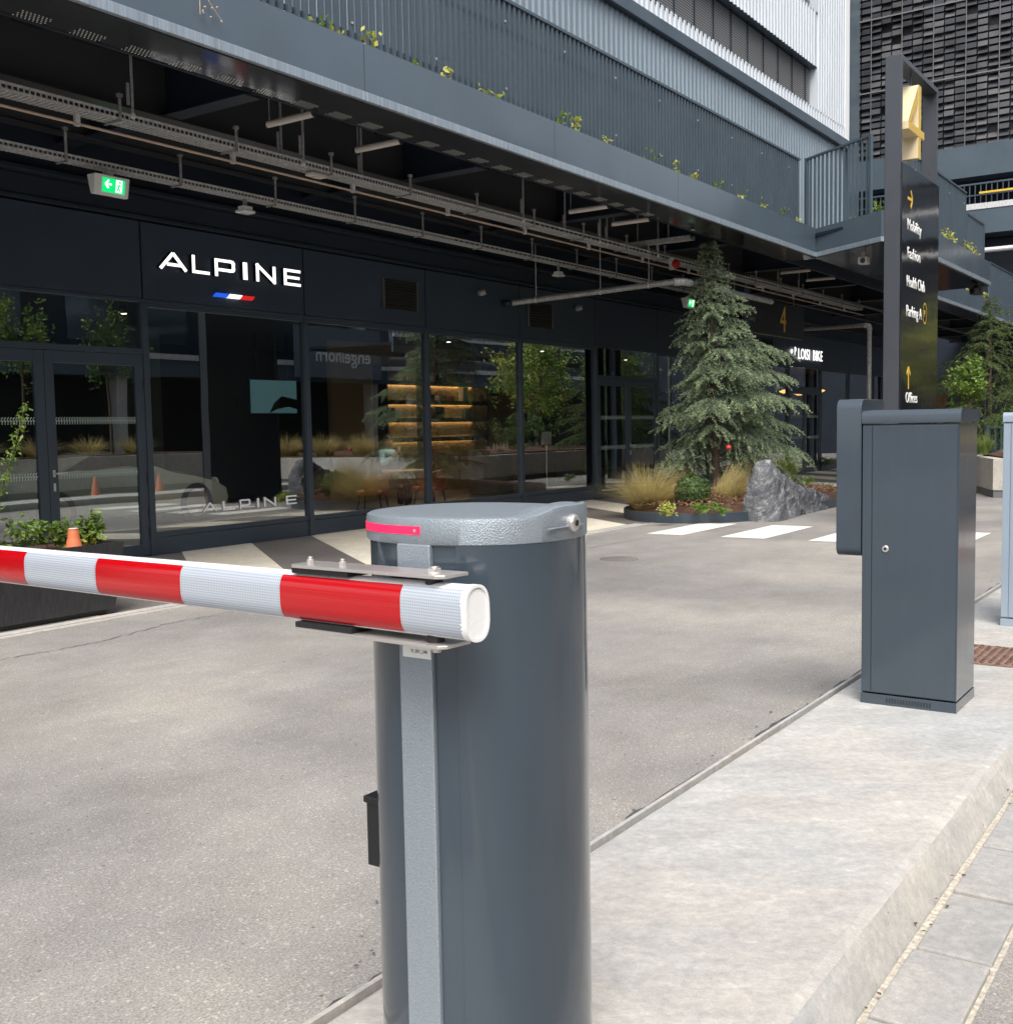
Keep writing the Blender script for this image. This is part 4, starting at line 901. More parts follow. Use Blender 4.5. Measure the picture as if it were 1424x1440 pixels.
# columns
for k, (X_, Y_) in enumerate([(22.9, 9.5), (27.6, 7.4), (38.5, 9.3), (3.0, 16), (47, 9.4)]):
    if k == 3: continue
    cl = thing('steel_column', f'dark steel H column holding up the canopy, {ORD[[0,1,2,9,3][k]]} from the left', 'column', (X_, Y_, 0), 'columns under the canopy')
    MB().box(X_-.15, X_+.15, Y_-.16, Y_-.14, 0, ZB-.08).box(X_-.15, X_+.15, Y_+.14, Y_+.16, 0, ZB-.08).box(X_-.01, X_+.01, Y_-.139, Y_+.139, 0, ZB-.08).build('shaft', mANT2, cl)
    MB().box(X_-.2, X_+.2, Y_-.2, Y_+.2, 0, .02).build('base_plate', mANT2, cl)

# ---- slatted privacy screens and balcony railing
def screen(name, label, pts, z0, z1, pitch=.113, w_=.045, d=.05):
    r_ = thing(name, label, 'screen', (pts[0][0], pts[0][1], z0))
    for (a, b2) in zip(pts[:-1], pts[1:]):
        a, b2 = Vector((*a, 0)), Vector((*b2, 0)); L_ = (b2-a).length; t_ = (b2-a)/L_; n_ = int(L_/pitch)
        m_ = MB()
        for i in range(n_+1):
            p_ = a+t_*(i*pitch); m_.beam((p_.x, p_.y, z0), (p_.x, p_.y, z1), w_, d, upv=(t_.y, -t_.x, 0) if False else (t_.x, t_.y, 0)) if False else m_.add(*slat(p_, t_, w_, d, z0, z1))
        m_.build('slats', mSCR, r_)
        m_ = MB(); m_.beam((a.x, a.y, z1-.02), (b2.x, b2.y, z1-.02), d+.03, .04); 
        o2 = Vector((-t_.y, t_.x, 0))*.05
        for zz in (z0+.35, z1-.35): m_.beam((a+o2)+Vector((0,0,zz)), (b2+o2)+Vector((0,0,zz)), .03, .05)
        m_.build('rail', mSCR, r_)
        m_ = MB(); k = .6
        while k < L_:
            p_ = a+t_*k-Vector((-t_.y, t_.x, 0))*(d/2+.004)
            for zz in (z0+.42, z1-.30): m_.box(p_.x-.012, p_.x+.012, p_.y-.01, p_.y+.002, zz, zz+.024)
            k += 1.42
        m_.build('bolt_heads', mSTAIN, r_)
    return r_
def slat(p, t_, w_, d, z0, z1):
    n_ = Vector((-t_.y, t_.x, 0)); vs = []
    for z in (z0, z1):
        for sx, sy in ((-1,-1),(1,-1),(1,1),(-1,1)): q = p+t_*sx*w_/2+n_*sy*d/2; vs.append((q.x, q.y, z))
    return vs, [(0,3,2,1),(4,5,6,7),(0,1,5,4),(1,2,6,5),(2,3,7,6),(3,0,4,7)]
screen('slatted_screen', 'long grey slatted privacy screen standing above the canopy edge', [(-3,8.02),(22.4,8.02)], 5.3, 6.84)
screen('slatted_screen', 'short slatted screen right of the totem above the second balcony', [(22.6,5.95),(27.7,5.95)], 5.2, 6.75)
screen('slatted_screen', 'distant slatted screen at the right edge above the far canopy', [(41,8.0),(60,8.0)], 5.2, 6.84)
def railing(label, pts, z0, z1, pitch=.13):
    r_ = thing('balcony_railing', label, 'railing', (*pts[0], z0))
    for a, b2 in zip(pts[:-1], pts[1:]):
        a, b2 = Vector((*a, 0)), Vector((*b2, 0)); L_ = (b2-a).length; t_ = (b2-a)/L_
        m_ = MB(); n_ = int(L_/pitch)
        for i in range(n_+1): m_.add(*slat(a+t_*(i*pitch), t_, .014, .045, z0, z1-.02))
        m_.build('balusters', mSCR, r_)
        m_ = MB(); m_.beam((a.x,a.y,z1), (b2.x,b2.y,z1), .05, .04); m_.build('handrail', mSCR, r_); m_ = MB(); m_.beam((a.x,a.y,z0+.08), (b2.x,b2.y,z0+.08), .03, .03); m_.build('bottom_rail', mSCR, r_)
        for p_ in (a, b2): m_ = MB(); m_.add(*slat(p_, t_, .06, .06, z0-.02, z1+.02)); m_.build('post', mSCR, r_)
railing('open grey bar railing on the balcony corner left of the totem', [(22.38,7.85),(21.3,6.25)], 5.27, 6.8)
railing('bar railing running back from the second balcony', [(27.8,5.95),(29.7,5.95),(30.1,7.7)], 5.27, 6.3)

# ================================================================== UPPER BUILDING (behind the screen)
ub = thing('office_building', 'corrugated office building above the canopy, white over a grey band, with blinds', 'building', (20, 14, 5.3))
YU = 14.0
fl0 = onY(1190, 208, YU).z; XE = onY(1186, 120, YU).x
def corr(x0, x1, z0, z1, m, pitch, dep, y, name):
    m_ = MB(); vs = []; n_ = int((x1-x0)/pitch); fs = []; k = 0
    pr = ((0,0),(.28,0),(.42,1),(.86,1),(1,0))
    for i in range(n_):
        for u, v in pr[:-1]: vs += [(x0+(i+u)*pitch, y-dep*v, z0), (x0+(i+u)*pitch, y-dep*v, z1)]
    vs += [(x1, y, z0), (x1, y, z1)]; N_ = len(vs)//2
    for i in range(N_-1): fs.append((2*i, 2*i+2, 2*i+3, 2*i+1))
    return m_.add(vs, fs).build(name, m, ub)
corr(4, XE, 5.3, fl0-.02, mCORG, .26, .05, YU+.0, 'grey_cladding')
m_ = MB(); m_.box(4, XE+.3, YU-.22, YU+.05, fl0-.18, fl0+.16); m_.build('flashing', mFAS, ub, bevel=.01)
wx = onY(1147, 155, YU).x; wz0 = onY(1147, 155, YU).z; wz1 = onY(1147, 96, YU).z; w2 = onY(1147, 18, YU).z
YW = YU+.22
corr(4, XE, fl0+.14, wz0, mCORW, .28, .07, YU, 'white_cladding')
corr(wx, XE, wz0, 30, mCORW, .28, .07, YU, 'white_cladding')
corr(4, wx, wz1, w2, mCORW, .28, .07, YU, 'white_cladding')
for (a, b2) in ((wz0, wz1), (w2, w2+1.75)):
    m_ = MB(); m_.box(4, wx, YW+.1, YW+.12, a, b2); m_.build('window_glass', mBLK, ub)
    m_ = MB(); z = a+.03
    while z < b2-.05: m_.add([(4,YW,z),(wx-.06,YW,z),(wx-.06,YW+.014,z+.055),(4,YW+.014,z+.055)], [(0,1,2,3)]); z += .075
    m_.build('blind', mBLIND, ub)
    m_ = MB(); x = 5.2
    while x < wx: m_.box(x, x+.04, YW-.03, YW+.06, a, b2); x += 1.35
    m_.build('blind_guide', mDARK, ub)
    m_ = MB(); m_.box(4, wx, YU-.05, YW+.1, a-.06, a+.001); m_.box(4, wx, YU-.03, YW+.1, b2, b2+.05); m_.build('sill', mFAS, ub); 
    m_ = MB(); m_.box(wx-.03, wx+.03, YU-.05, YW+.1, a, b2); m_.build('reveal', mCORW, ub)
m_ = MB(); m_.box(XE, XE+.5, YU-.06, YU+.3, fl0, 30); m_.build('corner_trim', mat('white corner trim', (.78,.79,.8), .4), ub)
m_ = MB(); m_.box(XE+.2, XE+1.6, YU+.4, YU+6, 5, 30); m_.build('end_wall', mFAS, ub)
m_ = MB(); m_.box(4, XE, YU+.4, YU+.5, 5.3, 30); m_.build('rear_wall', mDARK, ub)
pb = onY(1193, 200, YU+1)
# dark vertical pillar at the corner
m_ = MB(); m_.box(XE+.72, XE+2.0, YU+.0, YU+.3, 5.0, 30); m_.build('corner_pillar', mFAS, ub)

# ================================================================== PARKING BUILDING with louvre screen
XPk = 52.
pk = thing('parking_building', 'tall building at right clad in a woven pattern of black louvre tiles', 'building', (XPk, 5, 0))
zq = onX(1370, 208, XPk).z
yA, yB = 22., -6.
cw = .45; chh = .30
m_ = MB(); m_.box(XPk+.25, XPk+.3, yB, yA, zq, 34); m_.build('louvre_backing', mBLK, pk)
m_ = MB(); i = 0; y = yA
while y > yB:
    z = zq+.05; j = 0
    while z < 31:
        if random.random() > .03:
            tilt = random.choice((.02,.05,.12,.16)); mi_ = 1 if random.random() < .32 else 0
            m_.add([(XPk+.0, y, z), (XPk+.0, y-cw+.05, z), (XPk+tilt, y-cw+.05, z+chh*.74), (XPk+tilt, y, z+chh*.74)], [(0,1,2,3)], mi_)
            m_.add([(XPk+.0, y, z), (XPk+.0, y-cw+.05, z), (XPk+.2, y-cw+.05, z), (XPk+.2, y, z)], [(0,1,2,3)], mi_)
        z += chh; j += 1
    y -= cw
m_.build('louvre_tiles', [mLOUV, mLOUV2], pk)
m_ = MB(); y = yA
while y > yB: m_.box(XPk-.02, XPk+.01, y+.005, y+.035, zq, 34); y -= cw*3
for z in (zq+3.1, zq+6.3, zq+9.4): m_.box(XPk-.03, XPk, yB, yA, z, z+.06)
m_.build('cladding_rail', mat('dull cladding rail', (.16,.16,.165), .5), pk)
m_ = MB(); m_.box(XPk-.7, XPk+.3, yB, yA, zq-1.35, zq-.02); m_.build('edge_beam', mFAS, pk)
zr1 = onX(1400, 262, XPk).z; zr0 = onX(1400, 293, XPk).z
m_ = MB(); m_.box(XPk+3, XPk+3.1, yB, yA, 0, zq); m_.build('recess_wall', mDARK, pk)
m_ = MB(); m_.box(XPk-1.0, XPk+3, yB, yA, zr0-1.15, zr0); m_.build('floor_slab', mFAS, pk)
m_ = MB(); m_.box(XPk-1.03, XPk-1.0, yB, yA, zr0-.12, zr0+.12); m_.build('slab_trim', mGALV, pk)
m_ = MB(); y = yA
while y > yB: m_.box(XPk-.9, XPk-.87, y, y+.04, zr0, zr1); y -= .22
m_.box(XPk-.92, XPk-.85, yB, yA, zr1, zr1+.07); m_.box(XPk-.92, XPk-.85, yB, yA, (zr0+zr1)/2, (zr0+zr1)/2+.05); m_.build('railing', mSCR, pk)
pq = onX(1390, 290, XPk-1.1)
tag(MB().box(XPk-1.12, XPk-1.06, pq.y-3, pq.y+.4, zr0+.50, zr0+.58).build('yellow_bar', mGOLD2), 'long yellow bar on the upper railing of the louvred building', 'rail')
m_ = MB(); m_.tube([(XPk-1.2, yA, zr0-1.9), (XPk-1.2, yB, zr0-1.9)], .11, 10); m_.build('service_pipe', mGALV, pk)
m_ = MB(); m_.box(XPk+.5, XPk+.6, yB, yA, 0, zr0-1.2); m_.build('lower_wall', mDARK, pk)
tag(MB().box(44, 51, 11.6, 11.8, 0, 2.6).build('timber_wall', mat('rust brown cladding', (.24,.09,.04), .7, noise=(3,.2)), org=(47,11.7,0)), 'rust brown panel wall low behind the trees at right', 'wall')

# ================================================================== TOTEM
TX0, TX1, TY = 15.66, 17.67, 4.18
TT = 6.41
tt = thing('totem_sign', 'tall black signpost with a gold number 4 in its open frame', 'sign', (16.7, 4.3, 0))
th = .23
MB().box(TX0, TX0+.07, TY+.012, TY+th, 0, TT-.001).build('post', mTOTf, tt, bevel=.008)
MB().box(TX1-.07, TX1, TY+.012, TY+th, 0, TT-.001).build('post', mTOTf, tt, bevel=.008)
MB().box(TX0+.072, TX1-.072, TY+.012, TY+th, TT-.07, TT-.001).build('head_beam', mTOTf, tt, bevel=.004)
pa = MB().box(TX0-.004, TX1+.004, TY-.012, TY+.008, .1, 4.985).build('front_panel', mTOT, tt, bevel=.004)
MB().box(TX0+.072, TX1-.072, TY+.03, TY+th-.02, .0, 4.97).build('core_panel', mTOTf, tt)
# 3D number 4
zf0 = onY(1280, 222, TY+.05).z; zf1 = onY(1280, 118, TY+.05).z; xf0 = onY(1268, 180, TY+.05).x; xf1 = onY(1290.5, 190, TY+.05).x
hf = zf1-zf0; xs_ = xf1-xf0
xs0 = xf0+xs_*.62; sw = xs_*.17
zc0 = zf0+hf*.30; zc1 = zf0+hf*.405
m_ = MB(); fn4 = lambda u, v, h: (u, h, v)
m_.prism([(xs0, zf0), (xs0+sw, zf0), (xs0+sw, zf1), (xs0, zf1)], TY-.03, TY+.19, fn4)
m_.prism([(xf0, zc0), (xf1, zc0), (xf1, zc1), (xf0, zc1)], TY-.033, TY+.187, fn4)
m_.prism([(xf0, zc1-.002), (xf0+sw*.75, zc1-.002), (xs0-.002, zf1-.24), (xs0-.002, zf1)], TY-.027, TY+.193, fn4)
o = m_.build('number_four', [mat('pale champagne sides', (.72, .60, .38), .4), mat('yellow gold front', (.66, .44, .07), .4)], tt)
for p_ in o.data.polygons: p_.material_index = 1 if p_.normal.y < -.9 else 0
MB().box(xs0+.03, xs0+.05, TY+.08, TY+.1, zf1-.01, TT-.07).build('hanger', mTOTf, tt)
def ttext(s, px, py_base, hpx, nm='lettering', m=mTXT, sx=.98):
    q = onY(px, py_base, TY-.013); q2 = onY(px, py_base-hpx, TY-.013); H = (q2.z-q.z)
    return text(s, nm, m, pa, face_mY(q.x, TY-.015, q.z), H/.70, .003, 0.0, sx)
SPC[0] = 1.06
ttext('Mobility', 1275, 322, 16); ttext('Fashion', 1275, 362, 16); ttext('Health', 1274, 402, 16, sx=.86); ttext('Club', 1289.5, 408, 16, sx=.86); ttext('Parking A', 1273.5, 444, 16, sx=.90); ttext('Offices', 1272.5, 566, 15); SPC[0] = 1.0
def arrow(px, py, s, ang, m=mGOLD2):
    q = onY(px, py, TY-.013); m_ = MB(); c_, s_ = math.cos(ang), math.sin(ang)
    fn = lambda u, v, h: (q.x+(u*c_-v*s_)*s*.8, TY-.013-h, q.z+(u*s_+v*c_)*s)
    stroke(m_, [(-1,0),(.95,0)], .26, fn, 0, .004); stroke(m_, [(.35,.75),(1,0)], .26, fn, 0, .0045); stroke(m_, [(.35,-.75),(1,0)], .26, fn, 0, .0048)
    m_.build('arrow', m, pa)
arrow(1279, 280, .15, 0); arrow(1276.5, 532, .15, R(90))
q = onY(1299.5, 441, TY-.013); m_ = MB(); n_ = 24; vs = []
for rr in (.155,.135):
    for k in range(n_): vs.append((q.x+rr*.72*math.cos(2*math.pi*k/n_), TY-.0155, q.z+rr*math.sin(2*math.pi*k/n_)))
m_.add(vs, [(k, (k+1) % n_, n_+(k+1) % n_, n_+k) for k in range(n_)]); m_.build('ring', mGOLD2, pa)
text('P', 'ring_letter', mGOLD2, pa, face_mY(q.x-.045, TY-.0155, q.z-.055), .15, .001, 0, .8)

# hanging sign under the canopy
hg = thing('hanging_sign', 'black hanging panel with gold 4 and small Mobility lettering, right of the conifer', 'sign', (25, 9.5, 3.5))
hpan = MB().box(22.0, 26.73, 9.44, 9.56, 3.50, 4.28).build('panel', mBLK, hg, bevel=.006)
q = onY(1097, 466, 9.43); text('4', 'number', mGOLD2, hpan, face_mY(q.x-.02, 9.437, q.z), .86, .003, 0, 1.0)
q = onY(1049, 449, 9.43); text('Mobility', 'lettering', mat('dim lettering', (.3,.3,.3), .5), hpan, face_mY(q.x, 9.437, q.z), .16, .002, 0, 1.0)
for x in (22.6, 26.2): MB().tube([(x,9.5,4.28),(x,9.5,4.73)], .012, 6).build('hanger_rod', mGALVd, hg)

# ================================================================== SERVICES UNDER THE CANOPY
def cable_tray(label, y0, z0, w_, h, xa, xb, hang, cat='cable tray'):
    r_ = thing('cable_tray', label, cat, ((xa+xb)/2, y0, z0))
    m_ = MB()
    for yy in (y0, y0+w_): m_.box(xa, xb, yy-.006, yy+.006, z0, z0+.018); m_.box(xa, xb, yy-.006, yy+.006, z0+h-.022, z0+h)
    for yy in [y0+w_*i/5 for i in range(6)]: m_.box(xa, xb, yy-.004, yy+.004, z0-.004, z0+.004)
    x = xa
    while x < xb:
        m_.box(x, x+.018, y0, y0+w_, z0-.008, z0-.0045)
        m_.box(x, x+.012, y0-.005, y0+.005, z0+.018, z0+h-.018); m_.box(x, x+.012, y0+w_-.005, y0+w_+.005, z0+.018, z0+h-.018)
        x += .055 if x < 14 else .14
    m_.build('tray_mesh', mGALV, r_)
    m_ = MB()
    for k in range(3): m_.tube([(xa, y0+w_*(.25+.2*k), z0+.03), (xb, y0+w_*(.25+.2*k), z0+.03)], .014, 6)
    m_.build('cables', mat('grey cable', (.12,.12,.12), .6) if 'grey cable' not in bpy.data.materials else bpy.data.materials['grey cable'], r_)
    x = xa+hang/2
    while x < xb:
        m_ = MB(); m_.box(x, x+.024, y0-.03, y0-.012, z0-.02, 4.73); m_.box(x, x+.024, y0-.03, y0+w_+.02, z0-.024, z0-.012); m_.box(x-.012, x+.036, y0-.04, y0, 4.705, 4.735); x += hang; m_.build('hanger_bracket', mGALVd, r_)
    return r_
cable_tray('upper wide cable tray running the length of the canopy nearer its edge', 9.13, 4.50, .20, .075, -4, 30.5, 1.45)
cable_tray('lower narrow cable tray nearer the shop front', 10.55, 4.40, .13, .07, -4, 24.5, 1.5)
cdt = thing('conduit_pipe', 'thin copper coloured conduit running under the upper cable tray', 'pipe', (12, 9.27, 4.4))
MB().tube([(-4,9.27,4.405),(31,9.27,4.405)], .014, 8).build('pipe', mat('pale copper conduit', (.55,.42,.34), .4, metal=.4), cdt)
m_ = MB()
for k in range(18): m_.box(-3+1.9*k, -2.95+1.9*k, 9.25, 9.29, 4.385, 4.49)
m_.build('clips', mGALV, cdt)
ct3 = thing('short_cable_tray', 'short cable tray crossing towards the canopy edge above the conifer', 'cable tray', (17.9, 8.9, 4.7))
m_ = MB(); m_.box(17.72,17.90,8.25,9.6,4.66,4.664)
for xx in (17.72, 17.90): m_.box(xx-.004, xx+.004, 8.25, 9.6, 4.66, 4.73)
m_.build('tray_channel', mGALVd, ct3)
m_ = MB(); m_.tube([(17.8,8.7,4.66),(17.8,8.7,5.2)], .012, 6); m_.tube([(17.8,9.3,4.66),(17.8,9.3,5.2)], .012, 6); m_.build('hanger_rod', mGALVd, ct3)
# fluorescent tubes
tubes = [(8.62,.55),(10.02,.55),(14.85,.6),(16.2,.6),(23.8,.6),(25.45,.6)]
proto = None
for k, (x, L_) in enumerate(tubes):
    if proto is None:
        proto = thing('tube_lamp', '', 'lamp', (x, 8.55, 4.78), 'tube lamps under the canopy edge')
        MB().tube([(x,8.25,4.78),(x,8.92,4.78)], .036, 14).build('tube', mTUBE, proto, smooth=False)
        smooth_angle(kids(proto)[0], 40)
        MB().tube([(x,8.225,4.78),(x,8.25,4.78)], .039, 14).tube([(x,8.92,4.78),(x,8.945,4.78)], .039, 14).build('end_cap', mDARK, proto)
        MB().tube([(x,8.9,4.8),(x,8.9,5.2)], .006, 6).tube([(x,8.3,4.8),(x,8.3,5.2)], .006, 6).build('hanger_rod', mGALVd, proto); o = proto
    else: o = copy_tree(proto); o.location.x = x
    o['label'] = f'unlit white tube lamp under the canopy edge, {ORD[k]} from the left'
# vertical hanger rods and sprinkler drops
drops = [(184,85,184,163,9.0),(425,163,425,230,9.0),(735,262,735,310,9.0),(843,292,843,340,9.0),(925,325,925,360,9.0),(395,188,395,225,9.2),(508,220,508,255,9.2),(794,307,794,330,9.2),(853,320,853,345,9.2),(1094,385,1094,402,9.2),(1123,395,1123,412,9.2)]
for k, (xa, ya, xb, yb, Y_) in enumerate(drops):
    a = onY(xa, ya, Y_); zz = onY(xb, yb, Y_).z
    r_ = thing('hanger_rod', f'thin metal drop rod under the canopy, {ORD[k]} in the row' , 'rod', (a.x, Y_, zz), 'drop rods under the canopy')
    MB().tube([(a.x, Y_, zz), (a.x, Y_, 5.28)], .014, 8).build('rod', mGALVd, r_); MB().lathe([(.02,-.02),(.026,0),(.02,.03)], (a.x, Y_, zz), 10).build('end_piece', mGALV, r_)
    MB().box(a.x-.06, a.x-.035, Y_-.01, Y_+.01, zz+.1, zz+.3).build('bracket', mGALVd, r_)
# exit signs
def exit_sign(c, label, s=1.0):
    r_ = thing('exit_sign', label, 'exit sign', c, 'green exit signs'); x, y, z = c
    W, H = .42*s, .20*s
    # wedge housing, lit face looking to -Y and slightly down
    pr_ = [(0,0),(.13,.0),(.13,-.05),(.05,-H),(0.02,-H)]
    m_ = MB(); fn = lambda u, v, h: (x+h, y+u, z+v)
    m_.prism([(0,0),(.15,0),(.10,-H),(.04,-H)], 0, W, fn); m_.build('housing', mWHITE, r_, bevel=.01)
    a = Vector((x, y-.004, z)); dn = Vector((0,.04,-H)).normalized(); 
    def fp(u, v, h): return Vector((x+u, y, z))+dn*v+Vector((0,-H,-.04)).normalized()*h
    m_ = MB(); m_.prism([(W*.22,.03*s),(W*.86,.03*s),(W*.86,H*.86),(W*.22,H*.86)], .002, .006, fp); m_.build('green_panel', mGRN, r_)
    m_ = MB(); stroke(m_, [(W*.48,H*.45),(W*.31,H*.45)], .018*s, fp, .006, .009); stroke(m_, [(W*.39,H*.25),(W*.30,H*.45)], .018*s, fp, .006, .0095); stroke(m_, [(W*.39,H*.65),(W*.30,H*.45)], .018*s, fp, .006, .0098)
    m_.prism([(W*.60,H*.18),(W*.78,H*.18),(W*.78,H*.80),(W*.60,H*.80)], .006, .008, fp)
    m_.build('white_arrow_and_door', mLIT, r_)
    m_ = MB(); stroke(m_, [(W*.70,H*.38),(W*.67,H*.56),(W*.63,H*.74)], .014*s, fp, .0085, .011); stroke(m_, [(W*.67,H*.54),(W*.73,H*.74)], .014*s, fp, .0085, .0112); stroke(m_, [(W*.63,H*.48),(W*.75,H*.44)], .012*s, fp, .0085, .0114); stroke(m_, [(W*.705,H*.24),(W*.705,H*.34)], .02*s, fp, .0085, .0116)
    m_.build('running_figure', mGRN, r_)
    MB().box(x+W/2-.05, x+W/2+.05, y+.05, y+.11, z, z+.05).build('mount', mGALV, r_)
e1 = onY(134, 242, 10.4); exit_sign((e1.x, 10.4, e1.z), 'glowing green exit sign with arrow hanging by the lower cable tray at left', 1.05)
e2 = onY(966, 418, 10.1); exit_sign((e2.x, 10.1, e2.z), 'green exit sign hanging beside the top of the conifer', 1.05)
# detectors
def detector(px, py, Y_, label):
    p_ = onY(px, py, Y_); r_ = thing('detector', label, 'detector', p_, 'white detectors under the trays')
    MB().box(p_.x-.10, p_.x+.10, p_.y-.08, p_.y+.08, p_.z-.035, p_.z).build('base', mWHITE, r_, bevel=.012); MB().box(p_.x-.07, p_.x+.07, p_.y-.06, p_.y+.06, p_.z, p_.z+.05).build('body', mWHITE, r_, bevel=.008); MB().box(p_.x-.02, p_.x+.02, p_.y-.02, p_.y+.02, p_.z+.05, 4.42).build('mount', mGALVd, r_)
detector(345, 296, 10.6, 'white box detector under the lower tray above the sign letters')
detector(785, 386, 10.6, 'white box detector under the lower tray above the fourth window')
for k, (px, py) in enumerate([(445,257),(1068,400-8)]):
    p_ = onY(px, py, 9.2); tag(MB().box(p_.x-.12, p_.x+.12, 9.14, 9.26, 4.44, 4.475).box(p_.x-.05, p_.x+.05, 9.16, 9.24, 4.43, 4.439).build('junction_box', mTUBE, bevel=.004), ['small pale junction box under the upper tray, near its left part','small pale junction box under the upper tray, behind the conifer'][k], 'junction box')
# red alarm beacon
p_ = onY(950, 371, 9.0); r_ = thing('alarm_beacon', 'red fire alarm beacon on the upper tray near the conifer top', 'alarm', p_)
MB().lathe([(.055,-.06),(.075,-.04),(.075,.03),(.05,.06)], p_, 16, ax=1).build('beacon', mREDP, r_); MB().box(p_.x-.03, p_.x+.03, p_.y+.03, p_.y+.12, p_.z-.1, p_.z+.12).build('bracket', mGALV, r_)
# big sloping pipe
pp = thing('drain_pipe', 'thick grey pipe crossing from the shop wall to the canopy edge', 'pipe', (18.3, 10, 4.0))
a = onY(720, 426, 11.2); b2 = onY(950, 396, 8.7); c_ = onY(1000, 400, 8.55); d2 = onY(1222, 457, 8.5)
PZ = 4.05
A1 = (a.x, 11.2, a.z); A2 = (b2.x, 8.75, b2.z)
MB().tube([A1, A2], .052, 14).build('pipe_run', mGALVd, pp); smooth_angle(kids(pp)[-1])
MB().tube([A2, (A2[0]+.12, 8.62, A2[2]), (A2[0]+.3, 8.56, A2[2]-.01)], .066, 14).build('elbow', mGALV, pp)
MB().tube([(A2[0]+.3, 8.56, A2[2]-.01), (22.3, 8.56, A2[2]-.02)], .052, 14).build('pipe_run', mGALVd, pp)
p2 = thing('rain_pipe', 'grey pipe from the shop wall dropping down beside the column left of the totem', 'pipe', (d2.x, 8.5, 0))
MB().tube([(d2.x, 11.2, d2.z), (d2.x, 8.62, d2.z)], .055, 14).build('pipe_run', mGALVd, p2); MB().tube([(d2.x, 8.62, d2.z), (d2.x, 8.52, d2.z-.02), (d2.x, 8.5, d2.z-.12)], .072, 14).build('elbow', mGALV, p2)
MB().tube([(d2.x, 8.5, d2.z-.12), (d2.x, 8.5, 0)], .055, 14).build('downpipe', mGALV, p2)
m_ = MB()
for t_ in (.15,.55,.85):
    q = Vector(A1).lerp(Vector(A2), t_); m_.tube([q, (q.x, q.y, 4.75)], .008, 6); m_.tube([q-Vector((.03,-.3,0))*.05, q+Vector((.03,-.3,0))*.05], .06, 12)
m_.build('pipe_hanger', mGALV, pp)
# cameras / spotlights on the wall
for k, (px, py, Y_, lab) in enumerate([(679,411,11.2,'small round wall camera above the third window'),(815,433,11.2,'small round wall camera above the fourth window'),(713,426,11.2,'round pipe end cap on the wall by the grille')]):
    p_ = onY(px, py, Y_); r_ = thing('wall_camera', lab, 'camera', p_)
    MB().lathe([(.05,.09),(.06,.05),(.055,-.01),(.04,-.05),(.015,-.065)], p_, 16, ax=1).build('dome', mGALVd if k < 2 else mDARK, r_, smooth=True); MB().lathe([(.02,-.066),(.02,-.07)], p_, 10, ax=1).build('lens', mBLK, r_)
p_ = onY(1213, 366, 6.6); r_ = thing('security_camera', 'white boxed security camera under the balcony corner', 'camera', p_)
MB().box(p_.x-.10, p_.x+.12, p_.y-.10, p_.y+.08, p_.z-.08, p_.z+.06).build('camera_body', mTUBE, r_, bevel=.02); MB().lathe([(.05,0),(.05,-.01)], (p_.x-.1, p_.y-.02, p_.z-.02), 14, ax=0).build('lens', mBLK, r_); MB().tube([(p_.x,p_.y,p_.z+.05),(p_.x,p_.y,ZB-.01)], .03, 10).build('mount', mGALV, r_)
p_ = onY(1390, 413, 5.95); 
tag(MB().lathe([(.02,.25),(.05,.2),(.14,.16),(.14,.02),(.08,0)], (29.2, 6.0, 4.53), 16).build('ceiling_lamp', mBLK), 'black round lamp under the second balcony right of the totem', 'lamp')
# ================================================================== TRAFFIC / PLANTING
def quads(cs, us, vs_):
    """leaf quads from numpy arrays: centre, half-u, half-v"""
    n_ = len(cs); V = np.empty((n_, 4, 3)); V[:,0] = cs-us; V[:,1] = cs+vs_*.9-us*.1; V[:,2] = cs+us; V[:,3] = cs-vs_*.9-us*.1
    return V.reshape(-1, 3), np.arange(n_*4).reshape(-1, 4)
def big_mesh(name, V, Fq, m, parent=None, org=None):
    if parent is not None:
        r_ = parent
        while r_.parent: r_ = r_.parent
        o = np.array(r_.location)
    else: o = np.array(org)
    V = V-o; me = bpy.data.meshes.new(name); k = Fq.shape[1]
    me.vertices.add(len(V)); me.vertices.foreach_set('co', V.ravel().astype(np.float32))
    me.loops.add(Fq.size); me.loops.foreach_set('vertex_index', Fq.ravel().astype(np.int32))
    me.polygons.add(len(Fq)); me.polygons.foreach_set('loop_start', np.arange(0, Fq.size, k, dtype=np.int32)); me.polygons.foreach_set('loop_total', np.full(len(Fq), k, dtype=np.int32))
    me.update(calc_edges=True); me.validate(); me.materials.append(m)
    ob = bpy.data.objects.new(name, me); COL.objects.link(ob)
    if parent is not None: ob.parent = parent
    else: ob.location = o
    return ob
def unit(a): return a/np.maximum(1e-9, np.linalg.norm(a, axis=-1, keepdims=True))

